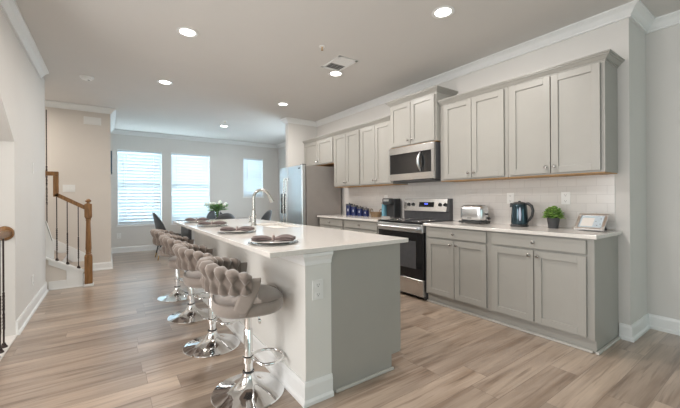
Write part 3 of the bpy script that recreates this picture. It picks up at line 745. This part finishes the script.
# picture seen edge-on
t = thing('framed_picture', 'dark blue framed picture on the narrow wall left of the windows', 'picture', (XF, 8.35, 1.98))
MB().box(XF+.001, XF+.03, 8.1, 8.6, 1.75, 2.2, .002).build('frame', 'picture_blue', t)
MB().box(XF+.03, XF+.032, 8.13, 8.57, 1.78, 2.17).build('print', 'paper_pale', t)

# ------------------------------------------------------------------ ceiling fixtures
cans = [(.621, 3.377, 'recessed ceiling lamp above the stools, second largest in the photo'), (2.343, 1.787, 'recessed ceiling lamp nearest the camera, above the aisle at the top edge'),
        (2.364, 3.44, 'recessed ceiling lamp just beyond the air vent'), (.632, 4.985, 'recessed ceiling lamp beyond the one above the stools, on the left row'),
        (2.394, 5.042, 'recessed ceiling lamp near the fridge, far end of the right row'), (2.054, 7.266, 'farthest recessed ceiling lamp, over the dining table')]
def can_lamp(x, y, label, watts=CANW):
    t = thing('recessed_light', label, 'ceiling light', (x, y, CZ), 'recessed ceiling lights')
    MB().lathe([(.066, -.001), (.094, -.001), (.095, -.005), (.086, -.009), (.070, -.006), (.066, -.004)], (x, y, CZ), 40, cap=False).build('trim_ring', 'trim_white', t, 'auto')
    MB().lathe([(0, -.0015), (.067, -.0015), (.067, -.0045), (0, -.0045)], (x, y, CZ), 36).build('lens', 'lamp_lens', t)
    area('lamp_light', (x, y, CZ-.012), .13, watts, CANC, (0, 0, 0), shape='DISK')
for c in cans: can_lamp(*c, watts=CANW*(.45 if c[1] > 7 else .75 if c[0] < 1 else .93))
can_lamp(.62, 1.79, 'recessed ceiling lamp above the near end of the stools, added out of view for its light')  # extra lamp out of view, added for light

t = thing('air_vent', 'square white ceiling air vent beside a recessed lamp', 'air vent', (2.24, 3.16, CZ))
x0, x1, y0, y1 = 2.10, 2.36, 2.98, 3.36
a = MB(); a.box(x0, x1, y0, y0+.03, CZ-.008, CZ-.0005).box(x0, x1, y1-.03, y1, CZ-.008, CZ-.0005).box(x0, x0+.03, y0, y1, CZ-.008, CZ-.0005).box(x1-.03, x1, y0, y1, CZ-.008, CZ-.0005)
a.build('frame', 'trim_white', t, bev=.002)
MB().box(x0+.03, x1-.03, y0+.03, y1-.03, CZ-.002, CZ-.0005).build('backing', 'vent_grey', t)
a = MB()
for k in range(9):
    yy = y0+.045+k*.0355
    s_ = .010 if yy < y0+.19 else -.010
    a.prism([(yy-s_, CZ-.0022), (yy-s_+.002, CZ-.0022), (yy+s_+.002, CZ-.009), (yy+s_, CZ-.009)], 'x', x0+.03, x1-.03)
a.build('louvers', 'trim_white', t)
t = thing('smoke_detector', 'round white smoke detector on the ceiling above the stairs', 'smoke detector', (-.22, 5.33, CZ))
MB().lathe([(0, 0), (.075, 0), (.075, -.012), (.068, -.020), (.060, -.022), (.055, -.036), (.02, -.040), (0, -.040)], (-.22, 5.33, CZ-.0005), 36).build('housing', 'white_plastic', t, 'auto')
MB().lathe([(0, -.0405), (.012, -.0405), (.012, -.043), (0, -.043)], (-.20, 5.33, CZ), 16).build('test_button', 'vent_grey', t)
for x, y, lb in ((1.83, 2.91, 'small brass fire sprinkler in the ceiling near the vent'), (1.94, 6.79, 'small fire sprinkler in the ceiling near the farthest recessed lamp')):
    t = thing('fire_sprinkler', lb, 'sprinkler', (x, y, CZ))
    MB().lathe([(0, -.0005), (.035, -.0005), (.032, -.006), (0, -.006)], (x, y, CZ), 24).build('escutcheon', 'trim_white', t)
    MB().lathe([(.007, -.006), (.007, -.022), (.004, -.024), (.004, -.034), (.014, -.036), (.014, -.038), (0, -.038)], (x, y, CZ), 14).build('head', 'gold', t)

# ------------------------------------------------------------------ bar stools
def stool(label):
    t = thing('bar_stool', label, 'bar stool', (0, 0, 0), 'woven velvet bar stools along the island')
    kw = dict(world=False)
    MB().lathe([(0, .0), (.218, .0), (.222, .004), (.218, .009), (.19, .014), (.14, .024), (.095, .040), (.062, .064), (.043, .092), (.036, .115), (.036, .125), (0, .125)], seg=64).build('base', 'chrome', t, 'auto', **kw)
    MB().lathe([(.027, .12), (.027, .39), (.024, .395), (.0, .395)], seg=28).build('pole', 'chrome', t, 'auto', **kw)
    MB().lathe([(.0215, .39), (.0215, .535), (0, .535)], seg=24).build('piston', 'chrome', t, 'auto', **kw)
    MB().lathe([(.034, .118), (.036, .122), (.036, .128), (.034, .132)], seg=24, cap=False).build('collar', 'dark_grey', t, 'auto', **kw)
    # footrest ring in front (+x)
    pts = [(.030, .03, .205), (.05, .07, .20)]
    for k in range(17):
        a_ = PI*.62 - k/16*PI*1.24; pts.append((.115+.105*math.cos(a_), .105*math.sin(a_), .195))
    pts += [(.05, -.07, .20), (.030, -.03, .205)]
    MB().tube(pts, .0095, 12).lathe([(.032, .185), (.037, .188), (.037, .222), (.032, .225)], seg=24, cap=False).build('footrest', 'chrome', t, 'auto', **kw)
    MB().tube([(.0, -.02, .535), (.03, -.09, .525), (.045, -.13, .49)], .005, 8).box(.038, .052, -.155, -.125, .468, .492, .003).build('height_lever', 'chrome', t, True, **kw)
    MB().box(-.09, .09, -.09, .09, .505, .520, .003).build('mounting_plate', 'dark_grey', t, False, **kw)
    # seat cushion: superellipse plan, puffy profile
    rows = []; prof = [(.0, .520), (.70, .520), (.90, .526), (.985, .542), (1.0, .567), (.985, .592), (.955, .603), (.93, .607), (.80, .622), (.5, .631), (.0, .633)]
    for r, z in prof:
        ring = []
        for k in range(56):
            a_ = 2*PI*k/56; ca, sa = math.cos(a_), math.sin(a_); n = 2.7
            q = (abs(ca)**n + abs(sa)**n)**(-1/n)
            ring.append(((.225 if ca < 0 else .198)*q*r*ca + .01, .218*q*r*sa, z))
        rows.append(ring)
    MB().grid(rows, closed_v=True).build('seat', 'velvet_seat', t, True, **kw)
    ring = []
    for k in range(56):
        a_ = 2*PI*k/56; ca, sa = math.cos(a_), math.sin(a_); n = 2.7; q = (abs(ca)**n + abs(sa)**n)**(-1/n)
        ring.append(((.225 if ca < 0 else .198)*q*.965*ca + .01, .222*q*.965*sa, .606))
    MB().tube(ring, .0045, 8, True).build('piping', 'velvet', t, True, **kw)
    # woven back: diamond lattice of puffed straps on a curved band
    NL = 11; rows = []; cols = NL*14; A0 = math.radians(84)
    for i in range(cols+1):
        s = i/cols; ph = PI + (s-.5)*2*A0
        e = abs(s-.5)*2
        ztop = .828 - .062*e**1.6; zbot = .672 + .005*e
        row = []
        M_ = 44
        endf = min(1, min(s, 1-s)/.03)
        for k in range(M_):
            u = k/M_
            # closed profile: outside going up, over the top, inside going down, under
            if u < .42: h = u/.42; side = 1; off = 1
            elif u < .5: h = 1; off = 1-(u-.42)/.08*2
            elif u < .92: h = 1-(u-.5)/.42; off = -1
            else: h = 0; off = -1+(u-.92)/.08*2
            th = .023*off
            zz = zbot + (ztop-zbot)*h
            r0 = .222 + .032*h + .006*math.sin(PI*h)
            p, q = NL*s+h, NL*s-h
            bump = abs(math.sin(PI*p)*math.sin(PI*q))**.45
            mid = math.exp(-((h-.5)/.2)**2)
            cell = math.sin(PI*p)*math.sin(PI*q); ab = abs(cell)
            amp = (.024*ab**.5 if cell > 0 else -.026*ab**.4 + .012*ab)*endf
            nx_ = off
            if h >= 1 and abs(off) < 1: zz += .5*amp + .012*math.sqrt(1-off*off)
            if h <= 0 and abs(off) < 1: zz -= .4*amp + .008*math.sqrt(1-off*off)
            rr = r0 + th + amp*off*.9
            row.append((rr*math.cos(ph)*1.02 + .012, rr*math.sin(ph), zz))
        rows.append(row)
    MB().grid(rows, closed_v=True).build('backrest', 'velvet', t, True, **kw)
    for sg in (-1, 1):
        rows = []
        for k in range(9):
            h = k/8; z = .545 + .215*h
            phc = math.radians(114 - 24*h); wd = math.radians(5+9*(1-h)*h*2+4*(1-h)) 
            row = []
            for j in range(7):
                ph = sg*(phc - wd + 2*wd*j/6)
                rr = .226 + .034*h
                row.append((rr*math.cos(ph)*1.02+.012, rr*math.sin(ph), z))
            rows.append(row)
        MB().grid(rows, thick=.016 if sg > 0 else .016).build('side_strap', 'velvet_seat', t, True, **kw)
    return t
s1 = stool('grey beige woven-back bar stool nearest the camera, with its whole chrome base in front')
s1.location = (.712, 2.02, 0); s1.rotation_euler = (0, 0, math.radians(-11))
for y, lb in ((2.83, 'woven-back velvet bar stool, second from the near end of the island'), (3.67, 'woven-back velvet bar stool, third from the near end of the island'),
              (4.50, 'woven-back velvet bar stool farthest from the camera, beside the black dining chair')):
    dup(s1, (.695, y, 0), lb, math.radians({2.83: -8, 3.67: -10, 4.50: -5}[y]))

# ------------------------------------------------------------------ place settings on the island
ZT = .9145
def ruffle():
    """napkin gathered through a ring: two puffed fans"""
    rows = []
    for i in range(41):
        x = -.135 + .27*i/40; a = abs(x+.0)
        if x < 0: w_ = .012 + .040*math.sin(min(1, a/.11)*PI/2) * (1-.55*max(0, (a-.10)/.07)); hh = .008+.010*math.sin(min(1, a/.17)*PI)
        else: w_ = .012 + .048*math.sin(min(1, a/.10)*PI/2); hh = .009+.012*math.sin(min(1, a/.15)*PI*.95)
        row = []
        for k in range(40):
            an = 2*PI*k/40; rp = 1 + .20*math.cos(6*an + 4*math.sin(x*14))*min(1, a/.05)
            row.append((x, w_*rp*math.cos(an), max(-.004+.0*an, hh*rp*math.sin(an)*.9+hh*.85 + .0)))
        rows.append(row)
    return rows
def setting(x, y, where, first=None):
    gz = ZT
    ch = thing('charger_plate', 'silver rimmed clear charger under the %s place setting' % where, 'charger plate', (x, y, gz), 'charger plates on the island')
    MB().lathe([(0, 0), (.10, 0), (.112, .001), (.150, .004), (.160, .007), (.158, .009), (.110, .005), (.10, .004), (0, .004)], seg=56).build('plate', 'clear_glass', ch, 'auto', world=False)
    MB().lathe([(.1585, .0060), (.1625, .0070), (.1615, .0095), (.1580, .0090)], seg=56, cap=False).build('rim', 'steel', ch, 'auto', world=False)
    dp = MB().lathe([(0, 0), (.085, 0), (.095, .002), (.132, .010), (.143, .0135), (.141, .0155), (.094, .006), (.085, .004), (0, .004)], (x, y, gz+.0052), 56).build('dinner_plate', 'porcelain', None, 'auto')
    tag(dp, 'cream dinner plate in the %s place setting on the island' % where, 'plate', 'dinner plates on the island')
    nk = thing('napkin', 'mauve brown napkin folded through a ring in the %s place setting' % where, 'napkin', (x, y, gz+.0165), 'napkins on the island', rz=math.radians(-38))
    MB().grid(ruffle(), closed_v=True).build('cloth', 'napkin_cloth', nk, True, world=False)
    MB().tube([(0.0, .020*math.cos(a*PI/12), .016+.016*math.sin(a*PI/12)) for a in range(24)], .006, 8, True).build('napkin_ring', 'napkin_light', nk, True, world=False)
setting(.885, 2.02, 'nearest')
setting(.915, 2.86, 'second nearest')
setting(.920, 3.72, 'third nearest')
setting(.925, 4.52, 'farthest')

# ------------------------------------------------------------------ things on the right counter
def shell_box(x0, x1, y0, y1, z0, z1, b): return MB().box(x0, x1, y0, y1, z0, z1, b)
cx, cy = 3.37, 2.165
t = thing('toaster', 'wide brushed steel two-slot toaster on the counter right of the range', 'toaster', (cx, cy, ZT))
MB().box(cx-.085, cx+.085, cy-.14, cy+.14, ZT+.018, ZT+.205, .05).build('housing', 'steel_bright', t, 'auto')
MB().box(cx-.088, cx+.088, cy-.145, cy+.145, ZT+.008, ZT+.03, .006).build('base', 'black_plastic', t)
for s in (-.03, .03): MB().box(cx+s-.013, cx+s+.013, cy-.11, cy+.11, ZT+.2035, ZT+.206).build('slot', 'slot_dark', t)
for s in (-.065, .065):
    for q in (-.11, .11): MB().lathe([(0,0),(.010,0),(.010,.01),(0,.01)], (cx+s, cy+q, ZT), 12).build('foot', 'black_plastic', t)
MB().box(cx-.02, cx+.02, cy-.158, cy-.143, ZT+.10, ZT+.118, .004).build('lever', 'black_plastic', t)
MB().lathe([(0,-.02),(.014,-.018),(.014,0),(0,0)], (cx+.045, cy-.139, ZT+.06), 16, 'y').build('browning_knob', 'black_plastic', t)
MB().box(cx-.0862, cx-.0852, cy-.02, cy+.03, ZT+.06, ZT+.068).build('badge', 'dark_grey', t)

kx, ky = 3.37, 1.665
t = thing('electric_kettle', 'dark blue grey electric kettle with a pale water gauge on the counter', 'kettle', (kx, ky, ZT))
MB().lathe([(0,0),(.082,0),(.084,.008),(.078,.022),(0,.022)], (kx, ky, ZT), 36).build('power_base', 'black_plastic', t, 'auto')
MB().lathe([(.074,.023),(.077,.035),(.075,.10),(.070,.17),(.064,.218),(.060,.224),(0,.226)], (kx, ky, ZT), 40).build('jug', 'kettle_dark', t, 'auto')
MB().lathe([(.062,.222),(.060,.235),(.045,.242),(.012,.246),(.012,.254),(0,.256)], (kx, ky, ZT), 32).build('lid', 'black_plastic', t, 'auto')
# spout towards +y (left in the photo), handle towards -y
MB().prism([(kx-.02, ZT+.19), (kx+.02, ZT+.19), (kx+.012, ZT+.232), (kx-.012, ZT+.232)], 'y', ky+.055, ky+.088).build('spout', 'black_plastic', t)
MB().tube([(kx, ky-.050, ZT+.225), (kx, ky-.085, ZT+.228), (kx, ky-.115, ZT+.205), (kx, ky-.128, ZT+.16), (kx, ky-.120, ZT+.11), (kx, ky-.095, ZT+.07), (kx, ky-.070, ZT+.05)], .012, 14, rads=[.013,.014,.014,.013,.012,.012,.012]).build('handle', 'black_plastic', t, True)
gz = []
for k in range(9):
    h = .06+.13*k/8; rr = .0775-.0095*(h-.035)/.183+.0015
    gz.append([(kx+rr*math.cos(PI-a_), ky+rr*math.sin(PI-a_), ZT+h) for a_ in [(-.16+.32*j/6)*math.sin(PI*(.12+.76*k/8))-.5 for j in range(7)]])
MB().grid(gz).build('water_gauge', 'kettle_window', t, True)

# potted plant
px_, py_ = 3.41, 1.375
t = thing('potted_plant', 'small bushy green plant in a dark grey pot on the counter', 'plant', (px_, py_, ZT))
MB().lathe([(0,0),(.040,0),(.052,.092),(.054,.096),(.048,.097),(.046,.085),(0,.083)], (px_, py_, ZT), 32).build('pot', 'pot_grey', t, 'auto')
def leaf(mb, base_, d, L, wd, droop=.3):
    d = Vector(d).normalized(); s_ = d.cross(Vector((0,0,1)))
    if s_.length < .05: s_ = Vector((1,0,0))
    s_.normalize(); n_ = s_.cross(d); rows = []
    for k in range(6):
        u = k/5; c = Vector(base_) + d*L*u - Vector((0,0,1))*droop*L*u*u; ww = wd*math.sin(PI*min(.97, u*.92+.06))**.8
        rows.append([c - s_*ww - n_*ww*.25 + n_*ww*.3, c - n_*.25*ww, c + s_*ww + n_*ww*.05])
    mb.grid(rows, thick=.0006)
fo = MB(); fl = MB(); stm = MB()
for k in range(70):
    az = k*2.39996; el = math.asin(.08+.9*(k/69)); L = random.uniform(.80, 1.0)
    dv = Vector((math.cos(az)*math.cos(el), math.sin(az)*math.cos(el), math.sin(el)))
    b0 = Vector((px_, py_, ZT+.088)); tip = b0 + Vector((dv.x*L*.088, dv.y*L*.088, dv.z*L*.120))
    stm.tube([b0, (b0+tip)/2+Vector((0,0,.006)), tip], .0012, 5)
    for q in range(6):
        a2 = random.uniform(0, 2*PI); dd_ = dv*.5 + Vector((math.cos(a2)*.9, math.sin(a2)*.9, random.uniform(-.2, .6)))
        leaf(fo if random.random() < .4 else fl, b0+(tip-b0)*random.uniform(.72, 1), dd_, random.uniform(.022, .032), random.uniform(.010, .0135), .15)
stm.build('stems', 'leaf_green', t); fo.build('foliage', 'leaf_green', t, True); fl.build('young_leaves', 'leaf_light', t, True)

# silver framed tablet-like display leaning back on a stand
t = thing('framed_card', 'silver framed card with pale print leaning back at the right end of counter', 'picture frame', (3.40, 1.08, ZT))
A = Vector((3.345, 1.185, ZT+.004))
lean = math.radians(46); uv = Vector((math.sin(lean), 0, math.cos(lean))); nv = Vector((-math.cos(lean), 0, math.sin(lean)))
Hh = .185; fwid = .024
def slabq(u0, u1, v0, v1, d0, d1):
    a = MB(); t_ = bmesh.new(); yv = Vector((0, -1, 0))
    P8 = [A + yv*u + uv*v + nv*d for d in (d0, d1) for u, v in ((u0, v0), (u1, v0), (u1, v1), (u0, v1))]
    v8 = [t_.verts.new(p) for p in P8]
    for f_ in ((0,1,2,3),(4,5,6,7),(0,1,5,4),(1,2,6,5),(2,3,7,6),(3,0,4,7)): t_.faces.new([v8[i] for i in f_])
    bmesh.ops.recalc_face_normals(t_, faces=t_.faces[:]); a._add(t_); return a
WW = .215
fr = slabq(0, WW, 0, fwid, 0, .016)
for q in ((0, WW, Hh-fwid, Hh), (0, fwid, fwid, Hh-fwid), (WW-fwid, WW, fwid, Hh-fwid)):
    b2 = slabq(*q, 0, .016); me = D.meshes.new('x'); b2.bm.to_mesh(me); fr.bm.from_mesh(me); D.meshes.remove(me)
fr.build('frame', 'steel_bright', t, bev=.003)
slabq(fwid, WW-fwid, fwid, Hh-fwid, .002, .006).build('card', 'paper_pale', t)
pr = slabq(fwid+.012, fwid+.10, fwid+.02, Hh-fwid-.02, .006, .0065).build('photo_print', 'paper_warm', t)
for u, v in ((.135, .10), (.165, .13), (.17, .07), (.15, .055)): slabq(u, u+.007, v, v+.007, .006, .0066).build('printed_dot', 'slot_dark', t)
for v in (.05, .065, .08, .12, .135): slabq(.135, .16, v+.005, v+.003, .006, .0065).build('printed_line', 'label_pale', t)
MB().prism([(3.352, ZT+.0005), (3.52, ZT+.0005), (3.52, ZT+.006), (3.455, ZT+.112), (3.448, ZT+.112), (3.508, ZT+.006), (3.352, ZT+.0035)], 'y', 1.0, 1.15).build('easel_stand', 'dark_grey', t)

# ------------------------------------------------------------------ left counter things
can_l = ['tallest blue canister nearest the fridge on the left counter', 'blue canister second from the fridge on the left counter', 'blue canister third from the fridge on the left counter', 'smallest blue canister beside the wicker basket']
for k, (yy, hh, rr) in enumerate(((4.58, .200, .060), (4.435, .175, .058), (4.275, .150, .054), (4.125, .128, .050))):
    xx = 3.42
    t = thing('canister', can_l[k], 'canister', (xx, yy, ZT), 'blue kitchen canisters')
    MB().lathe([(0,0),(rr,0),(rr,.004),(rr,hh-.03),(rr-.002,hh-.028),(0,hh-.028)], (xx, yy, ZT), 32).build('jar', 'canister_blue', t, 'auto')
    MB().lathe([(rr+.002,hh-.028),(rr+.002,hh-.004),(rr-.004,hh),(.012,hh+.001),(.010,hh+.008),(.012,hh+.014),(0,hh+.016)], (xx, yy, ZT), 32).build('lid', 'dark_grey', t, 'auto')
    gg = [[(xx+(rr+.0008)*math.cos(a_), yy+(rr+.0008)*math.sin(a_), ZT+z_) for a_ in [PI+.35+.3*j/5-.0 for j in range(6)]] for z_ in (hh*.36, hh*.58)]
    MB().grid(gg, thick=.0006).build('label', 'label_pale', t)
bx_, by_ = 3.40, 3.86
t = thing('wicker_basket', 'small woven wicker basket with two loop handles on the counter', 'basket', (bx_, by_, ZT))
rows = []
for h in range(17):
    u = h/16; z_ = ZT+.002+.075*u
    row = []
    for k in range(64):
        a_ = 2*PI*k/64; rp = 1+.03*math.sin(a_*16+PI*(h//2 % 2))+.012*(h % 2)
        row.append((bx_+(.062+.020*u)*rp*math.cos(a_), by_+(.088+.027*u)*rp*math.sin(a_), z_))
    rows.append(row)
inner = [[(bx_+(p[0]-bx_)*.92, by_+(p[1]-by_)*.92, max(p[2], ZT+.01)) for p in r] for r in rows[::-1]]
MB().grid(rows+inner, closed_v=True).build('woven_body', 'wicker', t)
for sg in (-1, 1):
    MB().tube([(bx_+.030*math.cos(k*PI/10), by_+sg*(.108), ZT+.075+.048*math.sin(k*PI/10)) for k in range(11)], .005, 8).build('handle', 'wicker', t, True)
qx, qy = 3.40, 3.53
t = thing('coffee_maker', 'black single-cup coffee maker with a pale blue water tank left of the range', 'coffee maker', (qx, qy, ZT))
MB().box(qx-.02, qx+.12, qy-.085, qy+.085, ZT+.001, ZT+.285, .015).build('rear_housing', 'black_plastic', t)
MB().box(qx-.105, qx-.015, qy-.085, qy+.085, ZT+.195, ZT+.29, .02).build('brew_head', 'black_plastic', t)
MB().box(qx-.107, qx-.103, qy-.06, qy+.05, ZT+.245, ZT+.275, .001).build('handle_band', 'steel_bright', t)
MB().box(qx-.105, qx-.021, qy-.08, qy+.08, ZT+.001, ZT+.03, .006).build('drip_tray', 'steel', t)
MB().box(qx-.06, qx+.09, qy+.088, qy+.145, ZT+.001, ZT+.205, .012).build('water_tank', 'tank_blue', t)
MB().box(qx-.065, qx+.095, qy+.086, qy+.148, ZT+.206, ZT+.225, .006).build('tank_lid', 'steel', t)

# ------------------------------------------------------------------ dining corner
TX, TY = 1.98, 7.45
t = thing('dining_table', 'black rectangular dining table behind the island with a vase of white flowers', 'table', (TX, TY, 0))
MB().box(TX-.78, TX+.78, TY-.48, TY+.48, .715, .75, .004).build('tabletop', 'dark_grey', t)
for sg in (-1, 1):
    MB().box(TX+sg*.66-.03, TX+sg*.66+.03, TY-.40, TY+.40, 0, .7145, .003).build('leg', 'black_plastic', t)
MB().box(TX-.63, TX+.63, TY-.02, TY+.02, .60, .7145).build('apron', 'black_plastic', t)
def dchair(label):
    t = thing('dining_chair', label, 'chair', (0, 0, 0), 'black dining chairs around the table')
    rows = []
    for k in range(17):
        ph = PI + (k/16-.5)*2*math.radians(66); e = abs(k/16-.5)*2
        zt = .60 + .335*(max(0, 1-e**2.2))**.8; row = []
        for h in range(9):
            u = h/8; z_ = .44+(zt-.44)*u; rr = .235+.05*u
            row.append((rr*math.cos(ph)*(1+.10*u)+.02, rr*math.sin(ph), z_))
        rows.append(row)
    MB().grid(rows, thick=.03).build('backrest', 'black_velvet', t, True, world=False)
    MB().lathe([(0,.42),(.20,.42),(.235,.44),(.24,.465),(.225,.485),(0,.495)], seg=36).build('seat', 'black_velvet', t, 'auto', world=False)
    for sx in (-1, 1):
        for sy in (-1, 1):
            l = MB().tube([(sx*.14, sy*.14, .43), (sx*.205, sy*.205, .10)], .016, 12, rads=[.018, .012]).build('leg', 'black_plastic', t, True, world=False)
            MB().tube([(sx*.205, sy*.205, .10), (sx*.225, sy*.225, 0)], .012, 12, rads=[.0122, .009]).build('leg_tip', 'gold', l, True, world=False)
    return t
c1 = dchair('black dining chair with gold leg tips left of the table, beyond the farthest stool')
c1.location = (1.02, 7.62, 0)
dup(c1, (1.86, 6.72, 0), 'black dining chair with rounded back just right of the flower stems, near side of table', PI/2)
dup(c1, (2.18, 8.30, 0), 'black dining chair seen left of the vase, on the window side of the table', -PI/2)
dup(c1, (2.90, 7.42, 0), 'black dining chair right of the table, seen between the faucet arch and the island', PI)
vx, vy = 1.86, 7.10
t = thing('flower_vase', 'clear glass vase of white flowers on the dining table', 'vase', (vx, vy, .7505))
MB().lathe([(0,0),(.045,0),(.050,.01),(.042,.06),(.052,.16),(.066,.22),(.063,.22),(.049,.16),(.039,.06),(.040,.012),(0,.01)], (vx, vy, .7505), 32).build('glass_vase', 'clear_glass', t, 'auto')
stm = MB(); lv = MB()
for k in range(30):
    a_ = random.uniform(0, 2*PI); r_ = random.uniform(.02, .22); hh = .751+random.uniform(.29, .39) - r_*.15
    tip = Vector((vx+r_*math.cos(a_), vy+r_*math.sin(a_)*.8, hh))
    stm.tube([(vx, vy, .77), (vx+.02*math.cos(a_), vy+.02*math.sin(a_), .95), tip], .003, 6)
    for q in range(5):
        a2 = random.uniform(0, 2*PI)
        leaf(lv, tip-Vector((0,0,random.uniform(.0, .07))), (math.cos(a2), math.sin(a2), .25), random.uniform(.08, .12), .026)
stm.build('stems', 'leaf_green', t); lv.build('leaves', 'leaf_mid', t, True)
for k in range(11):
    a_ = k*2.4; r_ = .05+.19*(k/11)**.6
    c = Vector((vx+r_*math.cos(a_), vy+r_*math.sin(a_)*.8, 1.15-r_*.25+random.uniform(-.02, .03)))
    b3 = MB(); b3.ball(c, .030, .030, .026, 2)
    for q in range(6):
        a2 = q*PI/3; b3.ball(c+Vector((.018*math.cos(a2), .018*math.sin(a2), -.004)), .020, .020, .022, 1)
    b3.build('blossom', 'petal_white', t, True)
